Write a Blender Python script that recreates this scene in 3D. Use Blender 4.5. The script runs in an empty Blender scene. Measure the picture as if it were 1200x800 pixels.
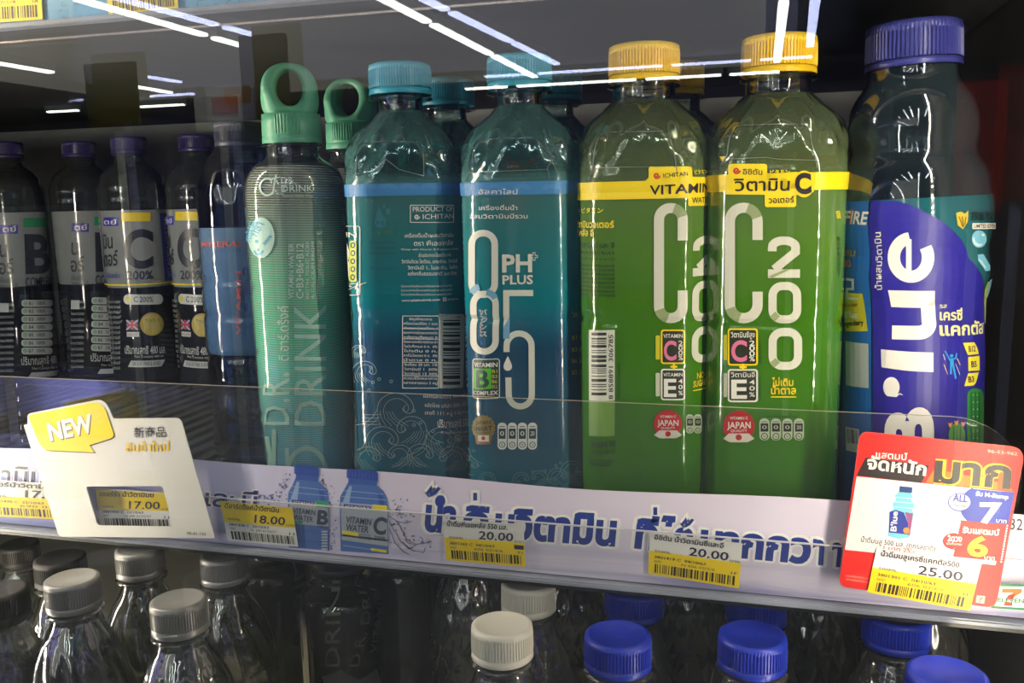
import bpy, bmesh, math, random
import numpy as np
from mathutils import Vector, Matrix
random.seed(7)
SC = bpy.context.scene
COL = SC.collection

def lin(c):
    return c / 12.92 if c <= 0.04045 else ((c + 0.055) / 1.055) ** 2.4
def rgb(r, g, b):
    return (lin(r / 255), lin(g / 255), lin(b / 255), 1.0)

# ---------------------------------------------------------------- camera
FPX = 1050.0                                   # focal length in pixels of the 1200 px frame
CAM = np.array([0.0, 0.0, 1.40])
_n = np.array([-3820.0, -89.0, 1050.0]); _n /= np.linalg.norm(_n)
_Z = -np.array([135.0, 6593.0, 1050.0]); _Z /= np.linalg.norm(_Z)
_X = -_n; _Z -= _X * (_X @ _Z); _Z /= np.linalg.norm(_Z)
_Y = np.cross(_Z, _X)
MC = np.stack([_X, _Y, _Z], 1)                 # world -> camera (x right, y down, z forward)
cam = bpy.data.cameras.new('camera'); cam.sensor_width = 36.0; cam.lens = FPX / 1200 * 36
cam.clip_start = 0.02; cam.clip_end = 60
camo = bpy.data.objects.new('camera', cam); COL.objects.link(camo)
_R = np.stack([MC[0], -MC[1], -MC[2]], 1)
camo.matrix_world = Matrix([list(_R[i]) + [CAM[i]] for i in range(3)] + [[0, 0, 0, 1]])
SC.camera = camo

# ---------------------------------------------------------------- world, exposure
w = bpy.data.worlds.new('world'); SC.world = w; w.use_nodes = True
w.node_tree.nodes['Background'].inputs[0].default_value = (0.5, 0.55, 0.65, 1)
w.node_tree.nodes['Background'].inputs[1].default_value = 0.05
SC.view_settings.view_transform = 'Standard'; SC.view_settings.look = 'None'
SC.view_settings.gamma = 1; SC.view_settings.use_curve_mapping = False
SC.view_settings.exposure = 1.12
cy = SC.cycles
cy.max_bounces = 14; cy.transmission_bounces = 12; cy.transparent_max_bounces = 40
cy.glossy_bounces = 5; cy.diffuse_bounces = 3; cy.use_denoising = True
cy.sample_clamp_indirect = 4.0; cy.caustics_reflective = False; cy.caustics_refractive = False

TUBE_POWER = 9.0      # radiance of the shop's ceiling tubes
LED_POWER = 520.0      # radiance of the cooler's LED chips
GLASS_Y = 0.30         # outer pane of the cooler door

# ---------------------------------------------------------------- pixel measuring helpers
def rays(P):
    P = np.asarray(P, float).reshape(-1, 2)
    return np.stack([P[:, 0] - 600, P[:, 1] - 400, np.full(len(P), FPX)], 1) @ MC
def on_y(P, Y):
    d = rays(P); return CAM + d * ((Y - CAM[1]) / d[:, 1])[:, None]
def at(x, y, Y):
    return on_y([(x, y)], Y)[0]
def at_z(x, y, Z):
    d = rays([(x, y)]); return (CAM + d * ((Z - CAM[2]) / d[:, 2])[:, None])[0]

# ---------------------------------------------------------------- object helpers
def tag(o, label, cat, group=None, kind=None):
    if label: o['label'] = label
    if cat: o['category'] = cat
    if group: o['group'] = group
    if kind: o['kind'] = kind
    return o
def thing(name, label, cat, loc, rz=0, group=None):
    o = bpy.data.objects.new(name, None); COL.objects.link(o)
    o.empty_display_size = 0.02
    o.location = loc; o.rotation_euler = (0, 0, rz)
    return tag(o, label, cat, group)
def link(name, me, parent=None, label=None):
    o = bpy.data.objects.new(name, me); COL.objects.link(o)
    if parent is not None: o.parent = parent
    if label: o['label'] = label
    return o
def mesh(name, V, F, mat, smooth=True):
    me = bpy.data.meshes.new(name)
    me.from_pydata([tuple(map(float, v)) for v in V], [], F)
    me.materials.append(mat)
    if smooth: me.polygons.foreach_set('use_smooth', [True] * len(me.polygons))
    me.update(); return me
def copy_tree(o, parent=None):
    c = o.copy(); COL.objects.link(c); c.parent = parent
    for ch in list(o.children): copy_tree(ch, c)
    return c
def box_mesh(name, lo, hi, mat, bevel=0):
    bm = bmesh.new(); bmesh.ops.create_cube(bm, size=1)
    for v in bm.verts: v.co = Vector([lo[i] + (v.co[i] + .5) * (hi[i] - lo[i]) for i in range(3)])
    if bevel: bmesh.ops.bevel(bm, geom=bm.edges[:], offset=bevel, segments=2, affect='EDGES')
    me = bpy.data.meshes.new(name); bm.to_mesh(me); bm.free(); me.materials.append(mat); return me
def box(name, lo, hi, mat, parent=None, bevel=0, kind=None):
    o = link(name, box_mesh(name, lo, hi, mat, bevel), parent)
    if kind: o['kind'] = kind
    return o

# ---------------------------------------------------------------- materials
MATS = {}
def principled(name, col, rough=0.5, metal=0, **kw):
    if name in MATS: return MATS[name]
    m = bpy.data.materials.new(name); m.use_nodes = True
    b = m.node_tree.nodes['Principled BSDF']
    b.inputs['Base Color'].default_value = col; b.inputs['Roughness'].default_value = rough
    b.inputs['Metallic'].default_value = metal
    for k, v in kw.items(): b.inputs[k.replace('_', ' ')].default_value = v
    MATS[name] = m; return m
def nodes(name):
    m = bpy.data.materials.new(name); m.use_nodes = True
    nt = m.node_tree; nt.nodes.clear()
    out = nt.nodes.new('ShaderNodeOutputMaterial'); MATS[name] = m
    return m, nt, out
def N(nt, t, **kw):
    n = nt.nodes.new(t)
    for k, v in kw.items():
        if k.startswith('i_'): n.inputs[k[2:].replace('_', ' ')].default_value = v
        else: setattr(n, k, v)
    return n
def mottled(name, c1, c2, scale=8, rough=.6, metal=0, bump=0.0):
    """procedural paint or plastic with a little tonal unevenness"""
    m = principled(name, c1, rough, metal); nt = m.node_tree
    tc = N(nt, 'ShaderNodeTexCoord'); no = N(nt, 'ShaderNodeTexNoise', i_Scale=scale, i_Detail=5.0)
    cr = N(nt, 'ShaderNodeValToRGB'); cr.color_ramp.elements[0].color = c1; cr.color_ramp.elements[1].color = c2
    cr.color_ramp.elements[0].position = .35; cr.color_ramp.elements[1].position = .65
    nt.links.new(tc.outputs['Object'], no.inputs['Vector']); nt.links.new(no.outputs['Fac'], cr.inputs[0])
    b = nt.nodes['Principled BSDF']; nt.links.new(cr.outputs[0], b.inputs['Base Color'])
    if bump:
        bp = N(nt, 'ShaderNodeBump', i_Strength=bump); nt.links.new(no.outputs['Fac'], bp.inputs['Height'])
        nt.links.new(bp.outputs[0], b.inputs['Normal'])
    return m
def ink(r, g, b, rough=.4):
    return principled('ink_%d_%d_%d' % (r, g, b), rgb(r, g, b), rough)
def emit(name, col, s):
    m, nt, out = nodes(name); e = N(nt, 'ShaderNodeEmission', i_Color=col, i_Strength=s)
    nt.links.new(e.outputs[0], out.inputs[0]); return m
def pane_mat(name, tint, boost, haze=None, fog=0.0):
    """thin clear sheet: transparent with a Fresnel mirror on it"""
    m, nt, out = nodes(name)
    tr = N(nt, 'ShaderNodeBsdfTransparent', i_Color=(.98, .99, .985, 1)); gl = N(nt, 'ShaderNodeBsdfGlossy', i_Color=tint, i_Roughness=0.0)
    fr = N(nt, 'ShaderNodeFresnel', i_IOR=1.5); mu = N(nt, 'ShaderNodeMath', operation='MULTIPLY'); mu.inputs[1].default_value = boost
    mx = N(nt, 'ShaderNodeMixShader')
    nt.links.new(fr.outputs[0], mu.inputs[0]); nt.links.new(mu.outputs[0], mx.inputs[0])
    nt.links.new(tr.outputs[0], mx.inputs[1]); nt.links.new(gl.outputs[0], mx.inputs[2])
    last = mx
    if fog:
        df = N(nt, 'ShaderNodeBsdfDiffuse', i_Color=haze); m2 = N(nt, 'ShaderNodeMixShader')
        tc = N(nt, 'ShaderNodeTexCoord'); no = N(nt, 'ShaderNodeTexNoise', i_Scale=9.0, i_Detail=6.0)
        ml = N(nt, 'ShaderNodeMath', operation='MULTIPLY'); ml.inputs[1].default_value = fog * 2
        nt.links.new(tc.outputs['Object'], no.inputs['Vector']); nt.links.new(no.outputs['Fac'], ml.inputs[0])
        nt.links.new(ml.outputs[0], m2.inputs[0]); nt.links.new(mx.outputs[0], m2.inputs[1]); nt.links.new(df.outputs[0], m2.inputs[2])
        last = m2
    nt.links.new(last.outputs[0], out.inputs[0]); return m
def shell_mat(name, tint, boost=1.6, rough=.03, bump=0.0, bscale=60):
    """thin PET wall of a bottle"""
    m, nt, out = nodes(name)
    tr = N(nt, 'ShaderNodeBsdfTransparent', i_Color=tint); gl = N(nt, 'ShaderNodeBsdfGlossy', i_Color=(1, 1, 1, 1), i_Roughness=rough)
    fr = N(nt, 'ShaderNodeFresnel', i_IOR=1.5); mu = N(nt, 'ShaderNodeMath', operation='MULTIPLY', use_clamp=True); mu.inputs[1].default_value = boost
    mx = N(nt, 'ShaderNodeMixShader')
    if bump:
        tc = N(nt, 'ShaderNodeTexCoord'); no = N(nt, 'ShaderNodeTexNoise', i_Scale=bscale, i_Detail=2.0)
        bp = N(nt, 'ShaderNodeBump', i_Strength=bump, i_Distance=.002)
        nt.links.new(tc.outputs['Object'], no.inputs['Vector']); nt.links.new(no.outputs['Fac'], bp.inputs['Height'])
        nt.links.new(bp.outputs[0], fr.inputs['Normal']); nt.links.new(bp.outputs[0], gl.inputs['Normal'])
    nt.links.new(fr.outputs[0], mu.inputs[0]); nt.links.new(mu.outputs[0], mx.inputs[0])
    nt.links.new(tr.outputs[0], mx.inputs[1]); nt.links.new(gl.outputs[0], mx.inputs[2]); nt.links.new(mx.outputs[0], out.inputs[0])
    return m
def liquid_mat(name, col, ior=1.33, bump=0.0, bscale=40):
    m = principled(name, col, 0.0); nt = m.node_tree; b = nt.nodes['Principled BSDF']
    b.inputs['Transmission Weight'].default_value = 1; b.inputs['IOR'].default_value = ior
    if bump:
        tc = N(nt, 'ShaderNodeTexCoord'); no = N(nt, 'ShaderNodeTexNoise', i_Scale=bscale, i_Detail=2.0)
        bp = N(nt, 'ShaderNodeBump', i_Strength=bump, i_Distance=.002)
        nt.links.new(tc.outputs['Object'], no.inputs['Vector']); nt.links.new(no.outputs['Fac'], bp.inputs['Height'])
        nt.links.new(bp.outputs[0], b.inputs['Normal'])
    return m
def film_mat(name, H, stops, lines=None, tlm=.4, gloss=3.0, rough=.06, edge=0.0, bump=0.0, bscale=70):
    """printed shrink film; stops = (height m, (r,g,b), opacity), H = full height"""
    m, nt, out = nodes(name)
    tc = N(nt, 'ShaderNodeTexCoord'); sp = N(nt, 'ShaderNodeSeparateXYZ'); nt.links.new(tc.outputs['Object'], sp.inputs[0])
    dv = N(nt, 'ShaderNodeMath', operation='DIVIDE'); dv.inputs[1].default_value = H; nt.links.new(sp.outputs['Z'], dv.inputs[0])
    cr = N(nt, 'ShaderNodeValToRGB'); op = N(nt, 'ShaderNodeValToRGB')
    for ramp, f in ((cr, lambda s: rgb(*s[1])), (op, lambda s: (s[2],) * 3 + (1,))):
        el = ramp.color_ramp.elements
        while len(el) > 1: el.remove(el[0])
        el[0].position = stops[0][0] / H; el[0].color = f(stops[0])
        for s in stops[1:]:
            e = el.new(s[0] / H); e.color = f(s)
        nt.links.new(dv.outputs[0], ramp.inputs[0])
    df = N(nt, 'ShaderNodeBsdfDiffuse'); tl = N(nt, 'ShaderNodeBsdfTranslucent'); tr = N(nt, 'ShaderNodeBsdfTransparent')
    nt.links.new(cr.outputs[0], df.inputs[0]); nt.links.new(cr.outputs[0], tl.inputs[0])
    mx0 = N(nt, 'ShaderNodeMixRGB'); mx0.inputs[0].default_value = .55; mx0.inputs[1].default_value = (1, 1, 1, 1)
    nt.links.new(cr.outputs[0], mx0.inputs[2]); nt.links.new(mx0.outputs[0], tr.inputs[0])
    a = N(nt, 'ShaderNodeMixShader'); a.inputs[0].default_value = tlm
    nt.links.new(df.outputs[0], a.inputs[1]); nt.links.new(tl.outputs[0], a.inputs[2])
    b = N(nt, 'ShaderNodeMixShader'); nt.links.new(op.outputs[0], b.inputs[0])
    if edge:                                    # the tinted film reads denser where it is seen edge-on
        lw = N(nt, 'ShaderNodeLayerWeight', i_Blend=.35); em = N(nt, 'ShaderNodeMath', operation='MULTIPLY_ADD', use_clamp=True); em.inputs[1].default_value = edge
        nt.links.new(lw.outputs['Facing'], em.inputs[0]); nt.links.new(op.outputs[0], em.inputs[2]); nt.links.new(em.outputs[0], b.inputs[0])
    nt.links.new(tr.outputs[0], b.inputs[1]); nt.links.new(a.outputs[0], b.inputs[2])
    last = b
    if lines:                                   # fine printed hairlines round the bottle
        pitch, duty, colr, tilt = lines
        w1 = N(nt, 'ShaderNodeMath', operation='MULTIPLY_ADD'); w1.inputs[1].default_value = tilt
        nt.links.new(sp.outputs['X'], w1.inputs[0]); nt.links.new(sp.outputs['Z'], w1.inputs[2])
        w2 = N(nt, 'ShaderNodeMath', operation='DIVIDE'); w2.inputs[1].default_value = pitch; nt.links.new(w1.outputs[0], w2.inputs[0])
        w3 = N(nt, 'ShaderNodeMath', operation='FRACT'); nt.links.new(w2.outputs[0], w3.inputs[0])
        w4 = N(nt, 'ShaderNodeMath', operation='LESS_THAN'); w4.inputs[1].default_value = duty; nt.links.new(w3.outputs[0], w4.inputs[0])
        w5 = N(nt, 'ShaderNodeMath', operation='MULTIPLY'); w5.inputs[1].default_value = .45; nt.links.new(w4.outputs[0], w5.inputs[0])
        wd = N(nt, 'ShaderNodeBsdfDiffuse', i_Color=colr); c = N(nt, 'ShaderNodeMixShader')
        nt.links.new(w5.outputs[0], c.inputs[0]); nt.links.new(b.outputs[0], c.inputs[1]); nt.links.new(wd.outputs[0], c.inputs[2]); last = c
    gl = N(nt, 'ShaderNodeBsdfGlossy', i_Roughness=rough); fr = N(nt, 'ShaderNodeFresnel', i_IOR=1.45)
    mu = N(nt, 'ShaderNodeMath', operation='MULTIPLY', use_clamp=True); mu.inputs[1].default_value = gloss
    if bump:                                    # uneven blown wall
        no = N(nt, 'ShaderNodeTexNoise', i_Scale=bscale, i_Detail=2.5); bp = N(nt, 'ShaderNodeBump', i_Strength=bump, i_Distance=.002)
        nt.links.new(tc.outputs['Object'], no.inputs['Vector']); nt.links.new(no.outputs['Fac'], bp.inputs['Height'])
        nt.links.new(bp.outputs[0], gl.inputs['Normal']); nt.links.new(bp.outputs[0], fr.inputs['Normal'])
    d = N(nt, 'ShaderNodeMixShader'); nt.links.new(fr.outputs[0], mu.inputs[0]); nt.links.new(mu.outputs[0], d.inputs[0])
    nt.links.new(last.outputs[0], d.inputs[1]); nt.links.new(gl.outputs[0], d.inputs[2]); nt.links.new(d.outputs[0], out.inputs[0])
    return m

WHITE = ink(235, 235, 228); BLACK = ink(18, 20, 22); YEL = ink(250, 222, 20)
#==STRUCTURE
CEIL = 2.75
m_ceil = mottled('ceiling_paint', rgb(90, 95, 110), rgb(70, 74, 88), 3, .8)
m_wall = mottled('shop_wall_paint', rgb(100, 102, 128), rgb(72, 74, 98), 2, .8)
m_floor = mottled('shop_floor_tile', rgb(74, 72, 70), rgb(60, 58, 56), 2, .6)
m_dark = mottled('cooler_liner', rgb(84, 84, 80), rgb(66, 66, 64), 6, .5)
m_black = mottled('black_plastic', rgb(24, 25, 27), rgb(16, 17, 19), 12, .4)
def struct(name, lo, hi, mat): return box(name, lo, hi, mat, kind='structure')
struct('floor', (-12.6, -12, -.06), (4, 1.2, 0), m_floor)
struct('ceiling', (-12.6, -12, CEIL + .06), (4, 1.2, CEIL + .12), m_ceil)
struct('wall_back', (-12.6, -12.1, 0), (4, -12, CEIL + .12), m_wall)
struct('wall_left', (-12.7, -12.1, 0), (-12.6, 1.2, CEIL + .12), m_wall)
struct('wall_right', (4, -12.1, 0), (4.1, 1.2, CEIL + .12), m_wall)
struct('wall_front', (-12.6, 1.1, 0), (4, 1.2, CEIL + .12), m_dark)
struct('trim_1', (-1.60, .36, 0), (-1.56, 1.1, 2.1), m_dark)          # left liner of the cooler
struct('trim_2', (.138, .322, 0), (.178, 1.1, 2.1), m_dark)          # right liner / mullion of the cooler
struct('trim_3', (-1.56, .322, 2.1), (.178, 1.1, 2.16), m_dark)      # canopy of the cooler
struct('trim_4', (-1.6, .322, 0), (.178, 1.1, .12), m_black)         # plinth of the cooler

# ---------------------------------------------------------------- cooler door glass (double glazed)
door = thing('glass_door', 'clear double-glazed cooler door with white light tubes mirrored in it', 'door', (-.3, GLASS_Y, .12))
g1 = pane_mat('outer_pane_glass', (.97, 1.0, .88, 1), 1.75)
g2 = pane_mat('inner_pane_glass', (.56, .58, 1.0, 1), 1.75)
link('outer_pane', mesh('outer_pane', [(-.9, 0, 0), (.42, 0, 0), (.42, 0, 1.9), (-.9, 0, 1.9)], [(0, 1, 2, 3)], g1, False), door)
V = []; F = []; nx = 64                                # inner pane: bowed like a real sealed unit, tipped by half a degree
for i in range(nx + 1):
    x = -.9 + 1.32 * i / nx; wx = x - .3
    yy = .012 - (wx + .315) ** 2 / (2 * 20.0)
    for z in (0, 1.9): V.append((x, yy + (z - 1.28) * -.0068, z))
for i in range(nx): F.append((2 * i, 2 * i + 2, 2 * i + 3, 2 * i + 1))
link('inner_pane', mesh('inner_pane', V, F, g2), door)

# ---------------------------------------------------------------- shop lights behind the camera, mirrored by the door
m_tube = emit('tube_light', (.95, 1.0, .97, 1), TUBE_POWER)
m_fix = mottled('lamp_housing', rgb(225, 228, 230), rgb(210, 213, 216), 5, .5)
TUBE_LABELS = {(-2.5, -8.6): 'light tube mirrored across the middle sky-blue cap, pointing down right', (-2.5, -6.9): 'light tube mirrored above and left of the middle sky-blue cap', (-2.5, -5.3): 'light tube mirrored at the top edge, left of the middle blue cap', (-4.3, -6.3): 'short light tube mirrored above the mint loop cap, at upper left', (-4.3, -5.2): 'long slanting light tube mirrored over the upper shelf price tags', (-6.8, -8.4): 'slanting light tube mirrored left of the white poster, above dim bottles', (-6.8, -6.5): 'light tube mirrored at the left picture edge under the upper shelf', (.1, -8.6): 'short upright light tube mirrored in the right yellow cap', (.1, -7.0): 'upright light tube mirrored above the right yellow cap, at top edge', (-9.4, -10.1): 'leftmost of the level light tubes mirrored near the left edge', (-7.9, -10.1): 'second level light tube from the left, mirrored above dim bottles', (-6.8, -10.1): 'third level light tube from the left, mirrored over the white poster', (-3.2, -10.1): 'short level light tube mirrored across the middle sky-blue cap', (-2.1, -10.1): 'level light tube mirrored between the blue and left yellow caps', (-.9, -10.1): 'level light tube mirrored right of the left yellow cap', (-.1, -10.1): 'level light tube mirrored across the right yellow cap'}
def tube(a, b):
    (x0, y0), (x1, y1) = a, b
    L = math.hypot(x1 - x0, y1 - y0); ang = math.atan2(y1 - y0, x1 - x0)
    t = thing('ceiling_light', None, 'light', ((x0 + x1) / 2, (y0 + y1) / 2, CEIL - .02), ang, 'ceiling light tubes mirrored in the door glass')
    mx_, my_ = (x0 + x1) / 2, (y0 + y1) / 2; lb = next((v for k, v in TUBE_LABELS.items() if abs(k[0] - mx_) < .09 and abs(k[1] - my_) < .09), None)
    t['label'] = lb or 'white ceiling light tube overhead, beyond the top of the picture'
    if not lb: t['group'] = 'ceiling light tubes overhead'
    box('diffuser', (-L / 2, -.038, -.012), (L / 2, .038, .012), m_tube, t, .006)
    box('lamp_housing', (-L / 2 - .02, -.04, .0121), (L / 2 + .02, .04, .079), m_fix, t)
    return t
def col(x, segs):
    for a, b in segs: tube((x, a), (x, b))
col(-2.46, [(-9.4, -7.8), (-7.68, -6.17), (-6.04, -4.6), (-4.48, -3.0), (-2.88, -1.4)])
col(-4.29, [(-6.54, -6.03), (-5.9, -4.5), (-4.38, -2.9), (-2.78, -1.3)])
col(-6.82, [(-8.95, -7.8), (-7.07, -5.9), (-5.7, -4.2)])
col(.12, [(-9.3, -7.92), (-7.76, -6.3), (-6.18, -4.7), (-4.5, -3.1), (-2.9, -1.5)])
col(-.9, [(-3.2, -1.9), (-1.7, -.4)])  # unseen tubes, here and on the next line, added to light the cooler front
for x in (-3.4, -1.7, -.4, .7, 1.4): col(x, [(-2.6, -1.5), (-1.3, -.2)])
for a, b in [(-9.66, -9.16), (-8.4, -7.47), (-7.26, -6.32), (-3.51, -2.98), (-2.86, -1.43), (-1.32, -.47), (-.38, .16)]:
    tube((a, -10.12), (b, -10.12))
# a few faint coloured shop displays the glass mirrors
def board(name, label, cat, x0, x1, z0, z1, y, mat, band=None):
    t = thing(name, label, cat, ((x0 + x1) / 2, y, 0))
    hw = (x1 - x0) / 2
    box('panel', (-hw, -.015, z0), (hw, .015, z1), mat, t, .004)
    box('post', (-.02, -.03, 0), (.02, -.0151, z0 + .1), m_fix, t)
    if band: box('band', (-hw * .2, .0151, z0 + .08), (hw * .9, .02, z0 + .16), band, t)
board('display_board', 'yellow shop board faintly mirrored at upper left', 'sign', -3.35, -3.05, 1.78, 2.12, -3.4, ink(96, 90, 12))
board('display_board', 'tall yellow shop board mirrored behind the green sport caps', 'sign', -2.45, -2.2, 1.7, 2.2, -3.4, ink(84, 78, 14))
board('poster_stand', 'white poster with orange band mirrored above blue bottle', 'poster', -2.72, -2.46, 1.76, 1.93, -3.4, ink(240, 240, 232), ink(230, 120, 50))
board('display_stand', 'red shop display faintly mirrored at the far right', 'display', .74, .92, 1.3, 1.82, -3.4, ink(190, 20, 25))
board('display_stand', 'dark red shop display mirrored behind the green bottles', 'display', -.1, .45, 1.45, 1.62, -5.2, ink(120, 14, 28))

# ---------------------------------------------------------------- cooler LED strips on the mullions (just outside the picture)
def led_strip(x, y, ang, label, s, power):
    t = thing('led_strip', label, 'light', (x, y, .5), ang)
    box('channel', (-.008, .0021, 0), (.008, .008, 1.5), m_fix, t)
    V = []; F = []
    for k in range(125):
        z = .01 + k * .012
        i = len(V); V += [(-s, 0, z - s), (s, 0, z - s), (s, 0, z + s), (-s, 0, z + s), (0, 0, 0)][:4]; F.append((i, i + 1, i + 2, i + 3))
    o = link('led_chips', mesh('led_chips', V, F, emit('led_' + label[:5], (1.0, .86, .66, 1), power), False), t); o['kind'] = 'stuff'
    return t
led_strip(.118, .338, math.radians(205), 'right warm LED strip whose dots glint on the bottles', .0017, LED_POWER * .45)
led_strip(-.60, .338, math.radians(140), 'left warm LED strip glinting on the left bottle sides', .0020, LED_POWER * 1.25)
# unseen fill lights added to brighten the mirrored ceiling, wall and floor
def area(name, loc, rot, sx, sy, p, colr):
    l = bpy.data.lights.new(name, 'AREA'); l.shape = 'RECTANGLE'; l.size = sx; l.size_y = sy; l.energy = p; l.color = colr
    o = bpy.data.objects.new(name, l); COL.objects.link(o); o.location = loc; o.rotation_euler = rot; return o
area('ceiling_fill', (-3.5, -5.5, 1.9), (math.radians(180), 0, 0), 7, 6, 11, (.86, .90, 1))
area('wall_fill', (-4.5, -9.6, 1.6), (math.radians(-90), 0, 0), 12, 2.2, 26, (.9, .92, 1))
area('floor_fill', (-3.5, -5.5, 2.6), (0, 0, 0), 7, 6, 40, (1, .96, .9))

# ================================================================ art: flat print laid on a surface
class Flat:
    """print on the vertical plane y = Y"""
    def __init__(s, Y, origin): s.Y = Y; s.o = np.array(origin); s.step = None
    def pre(s, P): return on_y(P, s.Y)[:, [0, 2]]
    def post(s, A, h): return np.stack([A[:, 0], s.Y - h, A[:, 1]], 1) - s.o
class Round:
    """print on a bottle: axis (x, y), base z, radius function rf(theta, z); theta = 0 faces the camera"""
    def __init__(s, loc, rz, rf, R, lift=.0007, step=(.07, None), tilt=0.0):
        s.loc = np.array(loc, float); s.rz = rz; s.rf = rf; s.R = R; s.lift = lift; s.step = step; s.tilt = tilt
        s.k0 = None
    def pre(s, P):
        from mathutils import Euler
        Mi = np.array(Euler((0, s.tilt, s.rz)).to_matrix().inverted())
        d = rays(P) @ Mi.T; n = np.hypot(d[:, 0], d[:, 1]); d = d / n[:, None]
        rel3 = Mi @ (CAM - s.loc); rel = rel3[:2]
        b = d[:, 0] * rel[0] + d[:, 1] * rel[1]; c0 = rel @ rel
        R = np.full(len(d), s.R)
        for _ in range(7):
            disc = np.maximum(b * b - (c0 - R * R), 0); t = -b - np.sqrt(disc)
            x = rel[0] + t * d[:, 0]; y = rel[1] + t * d[:, 1]; z = rel3[2] + t * d[:, 2]
            th = np.arctan2(x, -y)
            R = .5 * R + .5 * s.rf(th, z)
        return np.stack([th, z], 1)
    def post(s, A, h):
        r = s.rf(A[:, 0], A[:, 1]) + s.lift + h
        return np.stack([r * np.sin(A[:, 0]), -r * np.cos(A[:, 0]), A[:, 1]], 1)

_TC = {}; BOLD = .55
def text_geo(body, bold):
    k = (body, bold)
    if k in _TC: return _TC[k]
    c = bpy.data.curves.new('t', 'FONT'); c.body = body; c.resolution_u = 5 if len(body) == 1 and body.isascii() else 2; c.offset = bold * BOLD
    o = bpy.data.objects.new('t', c); COL.objects.link(o)
    dg = bpy.context.evaluated_depsgraph_get()
    me = bpy.data.meshes.new_from_object(o.evaluated_get(dg))
    V = np.empty(len(me.vertices) * 3); me.vertices.foreach_get('co', V); V = V.reshape(-1, 3)[:, :2].copy()
    F = [tuple(p.vertices) for p in me.polygons]
    bpy.data.objects.remove(o); bpy.data.curves.remove(c); bpy.data.meshes.remove(me)
    par = list(range(len(V)))
    def fd(i):
        while par[i] != i: par[i] = par[par[i]]; i = par[i]
        return i
    for f in F:
        a = fd(f[0])
        for j in f[1:]: par[fd(j)] = a
    roots = {}; I = np.array([roots.setdefault(fd(i), len(roots)) % 5 for i in range(len(V))], float)
    _TC[k] = (V, F, I); return V, F, I
def ref_h(ch): V, F, I = text_geo(ch, 0.0); return V[:, 1].max()
REF = {}
def ref_for(s):
    k = 'น' if any('\u0e00' <= c <= '\u0e7f' for c in s) else ('品' if any(c > '\u3000' for c in s) else 'H')
    if k not in REF: REF[k] = ref_h(k)
    return REF[k]

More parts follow.
